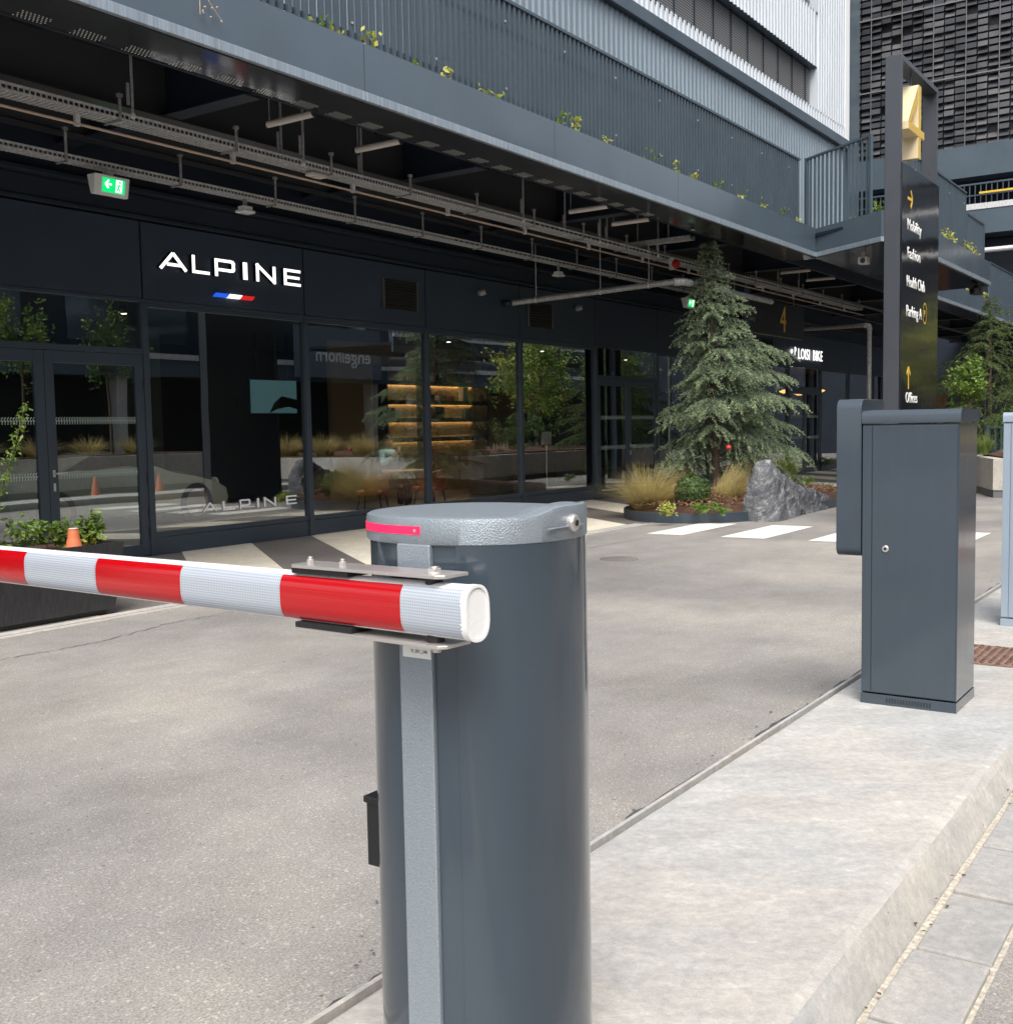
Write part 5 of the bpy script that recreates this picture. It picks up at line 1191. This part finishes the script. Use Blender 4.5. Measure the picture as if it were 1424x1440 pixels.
def conifer(label, base, H, Rmax, nb, m, zlow=.15, dens=1.0, asym=None, lean=(0,0), seed=1, needle=.035):
    rg = np.random.default_rng(seed); base = np.array(base, float)
    r_ = thing('conifer_tree', label, 'tree', tuple(base))
    pts = [base+np.array([lean[0]*t, lean[1]*t, H*t]) for t in np.linspace(0, 1, 12)]
    MB().tube([tuple(p) for p in pts], [max(.006, .085*(1-t)**.8*H/4.6) for t in np.linspace(0, 1, 12)], 10).build('trunk', mBARK, r_)
    lim = MB(); C_, U_, W_, T_ = [], [], [], []
    for i in range(nb):
        t = zlow+(1-zlow)*(i+rg.random())/nb; t = min(t, .985); az = i*2.39996+rg.normal(0, .3)
        prof = (1-t)**.85*min(1, .66+t*1.25)*1.08
        L_ = Rmax*prof*rg.choice([.62,.8,1.0,1.12,1.3], p=[.2,.25,.25,.2,.1])*rg.uniform(.9,1.1)+.05
        if asym: L_ *= 1+asym[1]*math.cos(az-asym[0])
        p0 = base+np.array([lean[0]*t, lean[1]*t, H*t]); d = np.array([math.cos(az), math.sin(az), 0]); side = np.array([-d[1], d[0], 0])
        K = 10; rise = rg.uniform(.22, .50); drp = rg.uniform(.25, .50)
        ss = np.linspace(0, 1, K+1); zz = rise*L_*ss - drp*L_*ss**2.6
        bend = rg.normal(0, .08)*L_*ss**2
        br = p0[None]+d[None]*(L_*ss)[:,None]+side[None]*bend[:,None]; br[:,2] += zz
        lim.tube([tuple(q) for q in br[::2]], [max(.003, .016*L_/Rmax*(1-s)+.002) for s in ss[::2]], 4, cap=False)
        ns = max(8, int(40*L_/Rmax*dens))
        for k in range(ns):
            s = .12+.88*(k+rg.random())/ns; q = np.array([np.interp(s, ss, br[:,j]) for j in range(3)])
            sg = 1 if k % 2 else -1; l2 = min(.52, L_*.36*(1-.5*s)*rg.uniform(.6, 1.3)+.05)
            a2 = rg.uniform(.5, 1.1); dd = d*math.cos(a2)+side*sg*math.sin(a2)
            K2 = max(4, int(l2/.024)); s2 = np.linspace(0, 1, K2)
            tw = q[None]+dd[None]*(l2*s2)[:,None]; tw[:,2] += .05*l2*s2-l2*rg.uniform(.35, .8)*s2**2
            tang = unit(np.gradient(tw, axis=0))
            nn = 5
            c_ = np.repeat(tw, nn, 0)+rg.normal(0, .004, (K2*nn, 3)); tt_ = np.repeat(tang, nn, 0)
            rd = unit(rg.normal(size=(K2*nn, 3))); dirn = unit(tt_*.75+rd*.75)
            ln = needle*rg.uniform(.6, 1.2, (K2*nn, 1)); wv = unit(np.cross(dirn, rg.normal(size=(K2*nn, 3))))*.0058*(needle/.035)
            T_.append(np.clip(np.repeat(s2, nn)*.75+.25*s+rg.normal(0,.12,K2*nn), 0, 1)); C_.append(c_+dirn*ln*.5); U_.append(dirn*ln*.5); W_.append(wv)
    lim.build('limbs', mBARK, r_, fixn=False)
    V, Fq = quads(np.concatenate(C_), np.concatenate(U_), np.concatenate(W_))
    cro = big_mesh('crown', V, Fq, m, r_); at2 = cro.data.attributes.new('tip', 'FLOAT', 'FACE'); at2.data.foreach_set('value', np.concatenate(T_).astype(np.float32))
    return r_
TB = Vector((18.45, 8.1, .15))
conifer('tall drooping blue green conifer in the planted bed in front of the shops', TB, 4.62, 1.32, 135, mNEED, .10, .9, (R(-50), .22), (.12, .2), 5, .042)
conifer('dark conifer at the right edge beyond the light cabinet', (30.5, 5.9, .7), 3.9, 1.9, 80, mNEED2, .05, .7, None, (0,0), 9, .05)

def blob_tree(name, label, base, H, crown, nleaf, m, size=.06, cat='tree', trunk=.05, seed=3, clumps=9, group=None, parts=('trunk','crown')):
    """crown=(rx,ry,rz,zc)"""
    rg = np.random.default_rng(seed); base = np.array(base, float); r_ = thing(name, label, cat, tuple(base), group)
    rx, ry, rz, zc = crown; cc = []
    lim = MB(); top = base+np.array([rg.normal(0,.05), rg.normal(0,.05), zc-rz*.55])
    lim.tube([tuple(base), tuple((base+top)/2+rg.normal(0,.03,3)), tuple(top)], [trunk, trunk*.8, trunk*.6], 8)
    Cs = []
    for k in range(clumps):
        v = unit(rg.normal(size=3))*rg.uniform(.35, .85)**.6; c_ = base+np.array([v[0]*rx, v[1]*ry, zc+v[2]*rz]); cc.append(c_)
        mid = (top+c_)/2+rg.normal(0,.06,3)*rx; lim.tube([tuple(top), tuple(mid), tuple(c_)], [trunk*.5, trunk*.3, trunk*.12], 5, cap=False)
        nt_ = nleaf//clumps; ncl = 14
        cen2 = c_+rg.normal(0, 1, (ncl,3))*np.array([rx,ry,rz])*.26
        for q in cen2[:7]: lim.tube([tuple(c_), tuple(q)], [trunk*.12, trunk*.05], 4, cap=False)
        idx = rg.integers(0, ncl, nt_); Cs.append(cen2[idx]+rg.normal(0,1,(nt_,3))*np.array([rx,ry,rz])*.085)
    Cs = np.concatenate(Cs); n_ = len(Cs); U = unit(rg.normal(size=(n_,3))); U[:,2] *= .6; U = unit(U); W = unit(np.cross(U, rg.normal(size=(n_,3))))
    sz = size*rg.uniform(.6,1.3,(n_,1)); V, Fq = quads(Cs, U*sz*.5, W*sz*.28)
    lim.build(parts[0], mBARK, r_, fixn=False); big_mesh(parts[1], V, Fq, m, r_); return r_
def grass(name, label, base, R0, H, nbl, m, spread=1.0, cat='grass tuft', seed=1, wid=.005, group=None, lean=(0,0)):
    rg = np.random.default_rng(seed); base = np.array(base, float); K = 6
    az = rg.uniform(0, 2*math.pi, nbl); rr = R0*np.sqrt(rg.random(nbl))*.35; out = rg.uniform(.15, 1, nbl)*spread; h = H*rg.uniform(.55, 1.1, nbl)*(1-.35*out/ max(spread,.01))
    s = np.linspace(0,1,K)
    px = rr[:,None]*np.cos(az)[:,None]+ (out*R0)[:,None]*np.cos(az)[:,None]*s[None]**1.7 + lean[0]*s[None]**2*h[:,None]
    py = rr[:,None]*np.sin(az)[:,None]+ (out*R0)[:,None]*np.sin(az)[:,None]*s[None]**1.7 + lean[1]*s[None]**2*h[:,None]
    pz = h[:,None]*(s[None]-.42*(out/max(spread,.01))[:,None]*s[None]**3)
    P = np.stack([px,py,pz],-1)+rg.normal(0,.006,(nbl,K,3))*s[None,:,None]+base
    wv = np.stack([-np.sin(az+rg.normal(0,.8,nbl)), np.cos(az), np.zeros(nbl)],-1); wv = unit(wv)*wid
    wk = wv[:,None,:]*(1-.85*s)[None,:,None]
    V = np.stack([P-wk, P+wk], 2).reshape(nbl, K*2, 3); fs = []
    b0 = np.arange(nbl)[:,None]*K*2; q = np.arange(K-1)*2
    Fq = np.stack([b0+q, b0+q+1, b0+q+3, b0+q+2], -1).reshape(-1,4)
    o = big_mesh(name, V.reshape(-1,3), Fq, m, None, tuple(base)); return tag(o, label, cat, group)

# planted bed
ring = [(16.9,8.95),(16.1,8.75),(15.5,8.3),(15.22,7.75),(15.28,7.2),(15.6,6.75),(16.2,6.45),(16.9,6.35),(18,6.28),(19.4,6.2),(21.0,6.2),(22.5,6.5),(23,7.6),(22,8.9),(19.5,9.3)]
bedg = thing('planting_bed', 'low raised bed with grey metal edge filled with bark mulch round the conifer', 'planting bed', (18.5, 7.7, 0))
def ringmesh(poly, th, h):
    m_ = MB(); n_ = len(poly); cx = sum(p[0] for p in poly)/n_; cy = sum(p[1] for p in poly)/n_
    # subdivide smooth (Chaikin)
    for _ in range(2):
        q = []
        for i in range(len(poly)):
            a, b_ = poly[i], poly[(i+1) % len(poly)]; q += [(a[0]*.75+b_[0]*.25, a[1]*.75+b_[1]*.25), (a[0]*.25+b_[0]*.75, a[1]*.25+b_[1]*.75)]
        poly = q
    n_ = len(poly); inn = [(p[0]+(cx-p[0])*th/math.hypot(cx-p[0], cy-p[1]), p[1]+(cy-p[1])*th/math.hypot(cx-p[0], cy-p[1])) for p in poly]
    vs = [(*p, 0) for p in poly]+[(*p, h) for p in poly]+[(*p, h) for p in inn]+[(*p, 0) for p in inn]; fs = []
    for k in range(n_):
        k2 = (k+1) % n_; fs += [(k,k2,n_+k2,n_+k),(n_+k,n_+k2,2*n_+k2,2*n_+k),(2*n_+k,2*n_+k2,3*n_+k2,3*n_+k)]
    return m_.add(vs, fs), inn, (cx, cy)
rm, inn, cc_ = ringmesh(ring, .05, .15); rm.build('metal_edging', mANT, bedg)
m_ = MB(); n_ = len(inn); vs = []; LV = 6
for j in range(LV+1):
    t_ = j/LV
    for p in inn: vs.append((p[0]+(cc_[0]-p[0])*t_, p[1]+(cc_[1]-p[1])*t_, .12+.30*math.sin(t_*math.pi/2)+random.uniform(-.01,.01)))
fs = [(j*n_+k, j*n_+(k+1) % n_, (j+1)*n_+(k+1) % n_, (j+1)*n_+k) for j in range(LV) for k in range(n_)]
m_.add(vs, fs).build('mulch_mound', mSOIL, bedg)
def bedz(x, y):
    d = math.hypot(x-cc_[0], (y-cc_[1])*2.3)/4.2; return .12+.30*math.sin(max(0, 1-d)*math.pi/2)
rg = np.random.default_rng(3); n_ = 9000; xy = np.stack([rg.uniform(15.3,22.5,n_), rg.uniform(6.3,8.9,n_)], -1)
def inside(p, poly):
    r0 = False; j = len(poly)-1
    for i in range(len(poly)):
        if (poly[i][1] > p[1]) != (poly[j][1] > p[1]) and p[0] < (poly[j][0]-poly[i][0])*(p[1]-poly[i][1])/(poly[j][1]-poly[i][1])+poly[i][0]: r0 = not r0
        j = i
    return r0
xy = np.array([p for p in xy if inside(p, inn)])
cz = np.array([bedz(*p)+.012 for p in xy]); n_ = len(xy); Cs = np.column_stack([xy, cz]); U = unit(rg.normal(size=(n_,3))*np.array([1,1,.35])); W = unit(np.cross(U, np.array([0,0,1.])+rg.normal(0,.4,(n_,3)))); sz = rg.uniform(.02,.055,(n_,1))
V, Fq = quads(Cs, U*sz*.6, W*sz*.4); ob = big_mesh('bark_chips', V, Fq, mMULCH, bedg); ob['kind'] = 'stuff'
# grasses and shrubs of the bed
def at(px, py, z=.2): return tuple(onZ(px, py, z))
grass('grass_tuft', 'wide pale straw feather grass spilling over the left end of the bed', at(915,716,.14), .80, .92, 2000, mSTRAW, 1.3, seed=1, wid=.003, lean=(-.1,-.15))
grass('grass_tuft', 'upright golden feather grass in the middle of the bed', at(1020,714,.14), .42, .86, 1700, mSTRAW, .9, seed=2, wid=.003, lean=(.35,-.2))
grass('grass_tuft', 'golden feather grass at the foot of the rock', at(1066,706,.14), .50, .62, 1500, mSTRAW, 1.1, seed=3, wid=.003)
grass('grass_tuft', 'bright green spiky grass behind the rock', at(1103,676,.2), .5, .75, 800, mGRASSg, 1.0, seed=4, wid=.007)
grass('grass_tuft', 'low dark green grass clump at the left foot of the conifer', at(962,672,.3), .35, .4, 300, mGRASSg, .8, seed=6, wid=.004)
b0 = onZ(974, 719, .12)
r_ = thing('round_shrub', 'dense round dark green bush between the feather grasses', 'shrub', tuple(b0)); nb_ = 6500
rgb = np.random.default_rng(77); v_ = unit(rgb.normal(size=(nb_,3))); lump = 1+.10*np.sin(v_[:,0]*9+1)*np.sin(v_[:,1]*8+2)+.06*np.sin(v_[:,2]*13)
Cs = np.array(tuple(b0))+np.array([0,0,.30])+v_*(.275*lump*rgb.uniform(.82,1.04,nb_))[:,None]; U = unit(np.cross(v_, rgb.normal(size=(nb_,3)))+v_*.35); W = unit(np.cross(v_, U)+v_*.3); sz = rgb.uniform(.030,.050,(nb_,1))
V, Fq = quads(Cs, U*sz*.5, W*sz*.33); big_mesh('foliage', V, Fq, mLEAFd, r_); MB().tube([tuple(b0), (b0.x, b0.y, b0.z+.3)], .02, 6).build('stem', mBARK, r_)
low = [(935,724,'small yellow green plant at the left front of the bed',mLEAFy),(985,722,'low leafy plant below the round bush',mLEAF),(1010,722,'low green plant in front of the golden grass',mLEAF),(950,716,'low blue flowering plant near the left grass',mLEAF),(1135,680,'leafy plant with violet flowers behind the rock',mLEAF),(1158,690,'small plant with pink flowers by the bike shop step',mLEAF),(1160,655,'dark shrub left of the dark cabinet',mLEAFd)]
for k, (px, py, lab, mm_) in enumerate(low):
    s_ = 1.0 if k < 6 else 2.0; c_ = at(px, py, .16)
    r_ = blob_tree('flowering_plant' if k < 6 else 'dark_shrub', lab, c_, .2, (.14*s_,.14*s_,.08*s_,.08*s_), 380 if k < 6 else 900, mm_, .045, 'plant', .006, 20+k, 7, None, ('stem','foliage'))
    if k in (0,3,4,5):
        m_ = MB()
        for _ in range(9):
            x, y = c_[0]+random.uniform(-.13,.13), c_[1]+random.uniform(-.13,.13); m_.lathe([(.004,0),(.016,.008),(.012,.014)], (x, y, c_[2]+random.uniform(.07,.15)), 7)
        m_.build('flowers', mFLOW, r_)
p_ = onZ(1024, 664, .9); tag(MB().lathe([(.015,-.03),(.045,0),(.04,.03),(.01,.045)], onX(1024, 630, 16.9), 10).build('red_bauble', mREDF, smooth=True), 'small red bauble hanging low on the conifer', 'bauble')
# rock
def rock():
    from mathutils import noise as NZ
    yb = 6.40; xa = onY(1050, 690, yb).x; xb = onY(1168, 705, yb).x
    keys = [(1062,.0),(1064,.78),(1069,1.04),(1077,1.06),(1086,.90),(1095,.78),(1106,.66),(1118,.55),(1130,.46),(1142,.40),(1154,.30),(1164,.20),(1172,.0)]
    kx = [onY(k, 700, yb).x for k, _ in keys]; kh = [h for _, h in keys]
    NS, NP = 90, 44; vs = []
    for i in range(NS+1):
        x = kx[0]+(kx[-1]-kx[0])*i/NS; yb = 6.40; h = .88*float(np.interp(x, kx, kh)); wd = .07+.24*h**.8 if h > 0 else .02
        for j in range(NP):
            a = 2*math.pi*j/NP; c, s_ = math.cos(a), math.sin(a)
            y = wd*math.copysign(abs(c)**.8, c)*(1-.35*max(0, s_)); z = h*max(0, s_)**.9 if s_ > 0 else .08*s_
            q = Vector((x, yb+y, z)); sc_ = min(1, h*3)
            r1 = NZ.ridged_multi_fractal(q*2.4, 1, 2.1, 5, 1, 2)-1; r2 = NZ.fractal(Vector((q.x*7+q.z*3, q.y*7, q.z*7-q.x*2)), .7, 2.1, 6)
            d = Vector((.5*c, c, .35*s_)); q += d*(r1*.05+r2*.025)*sc_; q.z += r2*.02*sc_; vs.append(q)
    fs = [(i*NP+j, i*NP+(j+1) % NP, (i+1)*NP+(j+1) % NP, (i+1)*NP+j) for i in range(NS) for j in range(NP)]
    fs += [tuple(range(NP)), tuple(NS*NP+j for j in range(NP))[::-1]]
    return MB().add(vs, fs).build('rock', mROCK)
tag(rock(), 'jagged grey slate rock with white veins leaning at the front of the bed', 'rock')
# canopy edge sprigs
spr = [(450,33),(463,38),(515,60),(577,88),(624,106),(682,128),(786,176),(806,182),(848,198),(916,226),(946,240),(973,252),(1005,266),(1040,280),(1068,289),(1097,302),(1117,308)]
rg = np.random.default_rng(11)
for k, (px, py) in enumerate(spr):
    c_ = onY(px, py+6, 7.72); x0 = c_.x; z0 = 5.28; n_ = 18+int(rg.integers(0,26)); hh = rg.uniform(.12,.26)
    t_ = rg.random(n_); Cs = np.stack([x0+rg.normal(0,.035+.06*(k % 4 == 1),n_)*(.6+t_), 7.72-.06*t_+rg.normal(0,.035,n_), z0+.04+hh*t_], -1)
    U = unit(rg.normal(size=(n_,3))); W = unit(np.cross(U, rg.normal(size=(n_,3)))); sz = rg.uniform(.05,.09,(n_,1))
    r_ = thing('edge_plant', f'yellow green sprig growing over the canopy edge, {ORD[k]} from the left', 'plant', (x0, 7.72, z0), 'sprigs along the canopy edge')
    V, Fq = quads(Cs, U*sz*.5, W*sz*.34); big_mesh('foliage', V, Fq, mLEAFy if k % 3 else mLEAF, r_); MB().tube([(x0,7.72,z0-.05),(x0,7.70,z0+hh)], [.006,.003], 5).build('stem', mBARK, r_)
for k, (x, y) in enumerate([(21.5,6.15),(21.9,6.0),(22.0,6.3)] + [(24.2,5.88),(25.4,5.88),(26.2,5.88),(27.6,5.88),(28.3,5.88)]+[(33,7.75),(35,7.75),(36.5,7.75),(39,7.75)]):
    n_ = 40; z0 = 5.3; Cs = np.stack([x+rg.normal(0,.10,n_), y+rg.normal(0,.05,n_), z0+.05+.26*rg.random(n_)], -1); U = unit(rg.normal(size=(n_,3))); W = unit(np.cross(U, rg.normal(size=(n_,3)))); sz = rg.uniform(.05,.09,(n_,1))
    r_ = thing('edge_plant', ('green sprig on the balcony corner left of the totem, ' if k < 3 else 'pale sprig on the balcony edges right of the totem, ')+ORD[k if k < 3 else k-3]+' from the left', 'plant', (x, y, z0), 'sprigs along the balcony edges')
    V, Fq = quads(Cs, U*sz*.5, W*sz*.34); big_mesh('foliage', V, Fq, [mLEAF, mLEAFy][k > 2], r_); MB().tube([(x,y,z0-.05),(x,y,z0+.25)], .005, 5).build('stem', mBARK, r_)
# dangling dry vine over the fascia
q0 = onY(276, -4, 7.56); m_ = MB()
for dx in (0,.10):
    m_.tube([(q0.x+dx*.5,7.56,q0.z+.25),(q0.x+.03+dx,7.55,q0.z),(q0.x+.02+dx*2.5,7.54,q0.z-.14)], [.004,.004,.003], 5)
for _ in range(7): m_.lathe([(.003,0),(.013,.01),(.003,.02)], (q0.x+random.uniform(0,.28),7.535,q0.z-random.uniform(.0,.16)), 6)
tag(m_.build('dry_vine', mat('dry stem', (.45,.36,.26), .8)), 'dry bare vine dangling over the fascia at top left', 'vine')

# ---------------- left planter box with plants
pbx = thing('planter_box', 'black tapered planter box standing in front of the glass doors at left', 'planter', (5.2, 8.2, 0))
zt = onY(170, 762, 7.86).z; xr = onY(170, 800, 7.86).x
def frus(x0, x1, y0, y1, z0, z1, tp, th=0):
    return [(x0+tp, y0+tp, z0), (x1-tp, y0+tp, z0), (x1-tp, y1-tp, z0), (x0+tp, y1-tp, z0), (x0, y0, z1), (x1, y0, z1), (x1, y1, z1), (x0, y1, z1)]
XA, XB, YA, YB = 4.35, xr+.05, 7.86, 8.75
m_ = MB(); v_ = frus(XA, XB, YA, YB, .05, zt, .07); wi = frus(XA+.025, XB-.025, YA+.025, YB-.025, zt-.12, zt, 0)
m_.add(v_+wi, [(0,3,2,1),(0,1,5,4),(1,2,6,5),(2,3,7,6),(3,0,4,7),(4,5,13,12),(5,6,14,13),(6,7,15,14),(7,4,12,15),(12,13,9,8),(13,14,10,9),(14,15,11,10),(15,12,8,11)])
m_.build('box', mat('black wood grain', (.022,.022,.024), .5, noise=(10,.35,6,(6,6,.6)), bump=(30,.3,.004)), pbx)
MB().box(XA+.12, XB-.12, YA+.12, YB-.12, 0, .05).build('foot', mBLK, pbx); MB().box(XA+.026, XB-.026, YA+.026, YB-.026, zt-.08, zt-.05).build('soil', mSOIL, pbx)
pl4 = [(165,745,.10,.22,mLEAF,'short leafy shoot at the right end of the black planter',(135,765)),(75,740,.16,.34,mLEAF,'bushy bright green plant in the middle of the black planter',(75,768)),(110,745,.12,.22,mLEAF,'small green shoot beside the orange pot in the planter',(118,765)),(20,750,.22,.26,mLEAF,'low leafy plant at the left of the black planter',(20,770)),(125,765,.12,.12,mLEAFy,'yellow trailing plant on the soil of the black planter',(125,768))]
for k, (px, py, w_, h_, mm_, lab, b0) in enumerate(pl4):
    x0 = onY(b0[0], b0[1], 8.25).x; blob_tree('leafy_plant', lab, (x0, 8.25, zt-.06), h_, (w_,w_*.8,h_*.5,h_*.62), 260 if k != 1 else 420, mm_, .055, 'plant', .006, 40+k, 7, None, ('stem','foliage'))
# tall arching shoot
q0 = onY(-10, 760, 8.3); q1 = onY(0, 695, 8.3); q2 = onY(18, 640, 8.3); q3 = onY(36, 568, 8.3)
shp = [Vector((q0.x-.15,8.3,zt-.05)), Vector((q1.x,8.3,q1.z)), Vector((q2.x,8.3,q2.z)), Vector((q3.x,8.3,q3.z))]
r_ = thing('tall_shoot', 'tall thin leafy shoot arching up at the left edge of the photo', 'plant', tuple(shp[0])); MB().tube([tuple(p) for p in shp], [.009,.007,.005,.003], 6).build('stem', mBARK, r_)
n_ = 420; tt_ = rg.random(n_); arr = np.array([tuple(p) for p in shp]); Cs = np.stack([np.interp(tt_*3, range(4), arr[:,j]) for j in range(3)], -1)+rg.normal(0,.028,(n_,3)); U = unit(rg.normal(size=(n_,3))); W = unit(np.cross(U, rg.normal(size=(n_,3)))); sz = rg.uniform(.02,.045,(n_,1)); V, Fq = quads(Cs, U*sz*.5, W*sz*.3); big_mesh('foliage', V, Fq, mLEAF, r_)
q = onY(105, 780, 8.05); oc = thing('small_cone', 'small orange cone shaped pot standing in the black planter', 'cone', (q.x, 8.05, zt-.05)); MB().lathe([(.075,0),(.07,.02),(.05,.10),(.042,.17),(.046,.18)], (q.x,8.05,zt-.05), 18).build('cone', mCONE, oc, smooth=False)
MB().lathe([(.036,.176),(.036,.184)], (q.x,8.05,zt-.05), 14).build('top_disc', mWHITE, oc)

# ---------------- far planter at right with fence and trees
fp = thing('concrete_planter', 'pale concrete planter wall between the two cabinets at right', 'planter', (28, 1, 0))
poly = [(22.6,4.29),(24.5,5.07),(36,5.07),(36,-4.5),(22.6,-4.5)]
MB().prism(poly, .14, .745).build('wall', mKERB, fp, bevel=.01); MB().prism([(22.62,4.28),(24.5,5.05),(35.9,5.05),(35.9,-4.45),(22.62,-4.45)], 0, .139).build('base', mat('dark base band', (.15,.15,.155), .7), fp)
MB().prism([(22.8,4.15),(24.5,4.85),(35.8,4.85),(35.8,-4.3),(22.8,-4.3)], .75, .78).build('soil', mSOIL, fp)
fx = thing('green_fence', 'low dark green bar fence on the concrete planter', 'fence', (25, 4.2, .78))
m_ = MB(); A = Vector((24.6,4.75,0)); B = Vector((24.6,2.2,0)); n_ = 22
for i in range(n_+1): m_.add(*slat(A.lerp(B, i/n_), (B-A).normalized(), .035, .02, .86, 1.30))
m_.build('bars', mat('green grey steel', (.03,.055,.065), .5), fx)
MB().beam((24.6,4.78,1.32), (24.6,2.2,1.32), .04, .03).beam((24.6,4.78,.84), (24.6,2.2,.84), .03, .03).build('rails', bpy.data.materials['green grey steel'], fx); MB().box(24.57,24.63,4.75,4.81,.78,1.34).build('post', bpy.data.materials['green grey steel'], fx)
blob_tree('leafy_tree', 'bright green leafy young tree right of the totem', (23.6, 4.95, 0), 3, (.36,.36,.36,2.30), 1900, mLEAF, .085, 'tree', .04, 51, 14)
blob_tree('broad_shrub', 'rounded green shrub above the concrete planter', (27.2, 4.5, .78), 1.5, (.62,.62,.40,.60), 4200, mLEAFd, .07, 'shrub', .03, 52, 12, None, ('stem','foliage'))
grass('grass_tuft', 'green grass clump beside the green fence', (24.0,4.75,.78), .35, .55, 350, mGRASSg, 1.0, seed=15, wid=.008)
grass('grass_tuft', 'short dry grass below the green fence', (24.0,4.2,.78), .3, .22, 250, mSTRAW, 1.0, seed=16, wid=.006)
# further planting out of frame to the right, mirrored in the windows
for k, (x, y, z, h) in enumerate([(32,2.2,.78,4.2),(34.5,.2,.78,4.8),(35,3.4,.78,4.6)]):
    blob_tree('plaza_tree', f'green plaza tree on the concrete planter right of the frame, {ORD[k]} in the row', (x, y, z), h, (1.3,1.3,1.5,h*.58), 3600, mLEAF if k % 2 == 0 else mLEAFy, .13, 'tree', .07, 60+k, 14)
for k in range(5): grass('grass_tuft', f'tall straw grass on the planter right of the frame, {ORD[k]} along', (23.3, 3.2-1.4*k, .78), .7, .8, 600, mSTRAW, 1.1, seed=30+k, wid=.008)

# ================================================================== OPPOSITE SIDE (seen mirrored in the glass)
cb2 = thing('opposite_canopy', 'pale edged canopy across the square, mirrored in the right hand windows', 'canopy', (45, -6, 4.6))
MB().box(34, 75, -6.1, -6, 4.6, 5.3).build('fascia_sheet', mFAS, cb2); MB().box(34, 75, -5.99, -5.96, 5.2, 5.32).build('edge_trim', mWHITE, cb2); MB().box(34, 75, -11, -6.11, 4.9, 5.0).build('deck', mDARK, cb2)
MB().box(36,36.3,-7,-6.7,0,4.89).build('column', mKERB, cb2)
m_ = MB()
for k in range(140): m_.box(34+.28*k, 34.06+.28*k, -6.2, -6.15, 5.3, 6.5)
m_.build('balusters', mSCR, cb2)
op = thing('concrete_planter', 'long concrete planter wall across the side road, mirrored in the shop doors', 'planter', (14, -2.2, 0))
MB().box(9.5, 22.3, -3.6, -1.5, .14, .95).build('wall', mKERB, op, bevel=.01); MB().box(9.52, 22.28, -3.58, -1.52, 0, .139).build('base', bpy.data.materials['dark base band'], op); MB().box(9.7, 22.1, -3.4, -1.7, .951, .97).build('soil', mSOIL, op)
for k in range(7): grass('grass_tuft', f'straw grass on the long planter behind the camera side, {ORD[k]} along', (10.2+1.45*k, -2.3, .97), .7, .6, 450, mSTRAW, 1.1, seed=50+k, wid=.009)
for k, (x, h) in enumerate([(10.8,4.2),(13.4,3.6),(15.8,4.6),(18.4,3.9)]):
    blob_tree('slender_tree', f'slender tree on the long planter mirrored in the windows, {ORD[k]} along', (x, -2.6, .97), h, (.75,.75,1.0,h*.7), 1600, [mLEAFd, mLEAFy, mLEAF][k % 3], .11, 'tree', .05, 80+k, 10)
def cone(x, y, label):
    r_ = thing('traffic_cone', label, 'traffic cone', (x, y, 0), 'orange traffic cones'); MB().box(x-.16,x+.16,y-.16,y+.16,0,.03).build('base', mCONE, r_, bevel=.01); MB().lathe([(.12,.03),(.03,.48),(.02,.5)], (x,y,0), 18).build('cone', mCONE, r_); MB().lathe([(.092,.15),(.065,.26)], (x,y,0), 18).build('white_band', mTXT, r_)
cone(12.6, -.6, 'orange traffic cone by the long planter, mirrored in the door glass'); cone(15.9, .1, 'orange traffic cone by the crossing, mirrored in the showroom window'); cone(17.8, .0, 'orange traffic cone beyond the crossing')
ob_ = thing('opposite_building', 'dark glazed building across the square, mirrored in the shop glass', 'building', (25, -15, 0))
YO = -15.
MB().box(112, 114, -60, 12, 0, 24).build('added_dark_block', mBLK, ob_)  # unseen block added so the far windows mirror dark instead of sky
MB().box(-30, 90, YO-2, YO-1.8, 0, 3.8).build('ground_floor', mIDK, ob_); MB().box(-30, 90, YO-3, YO+.6, 3.8, 4.7).build('balcony_band', mFAS, ob_)
MB().box(-30, 90, YO+.6, YO+.66, 4.5, 4.72).build('band_trim', mGALV, ob_); MB().box(-30, 90, YO-2.4, YO-1.5, 4.7, 8.2).build('upper_wall', mANT2, ob_)
MB().box(-30, 90, YO-3, YO+.6, 8.2, 9.0).build('balcony_band', mFAS, ob_); MB().box(-30, 90, YO-2.4, YO-1.5, 9.0, 15).build('upper_wall', mANT2, ob_)
m_ = MB()
for k in range(30): m_.box(-28+3.9*k, -26+3.9*k, YO-1.5, YO-1.48, 5.3, 7.6); m_.box(-28+3.9*k, -26+3.9*k, YO-1.5, YO-1.48, 9.8, 12.4)
m_.build('window', mat('bluish window', (.16,.21,.26), .08, metal=.6), ob_)
m_ = MB()
for k in range(16): m_.box(-25+7.5*k, -24.5+7.5*k, YO-.2, YO+.3, 0, 3.8)
m_.build('colonnade', mKERB, ob_)
bn = thing('shop_banner', 'grey blue banner with white lettering on the opposite building', 'banner', (39.8, YO+.7, 4.2))
MB().box(36.8, 42.8, YO+.72, YO+.76, 4.0, 6.4).build('cloth', mat('banner cloth', (.12,.16,.20), .7), bn)
text('engelhorn', 'lettering', mTXT, bn, face_pY(42.0, YO+.77, 4.75), .95, .004, .01, 1.0)
print('done', len(ALLO()))
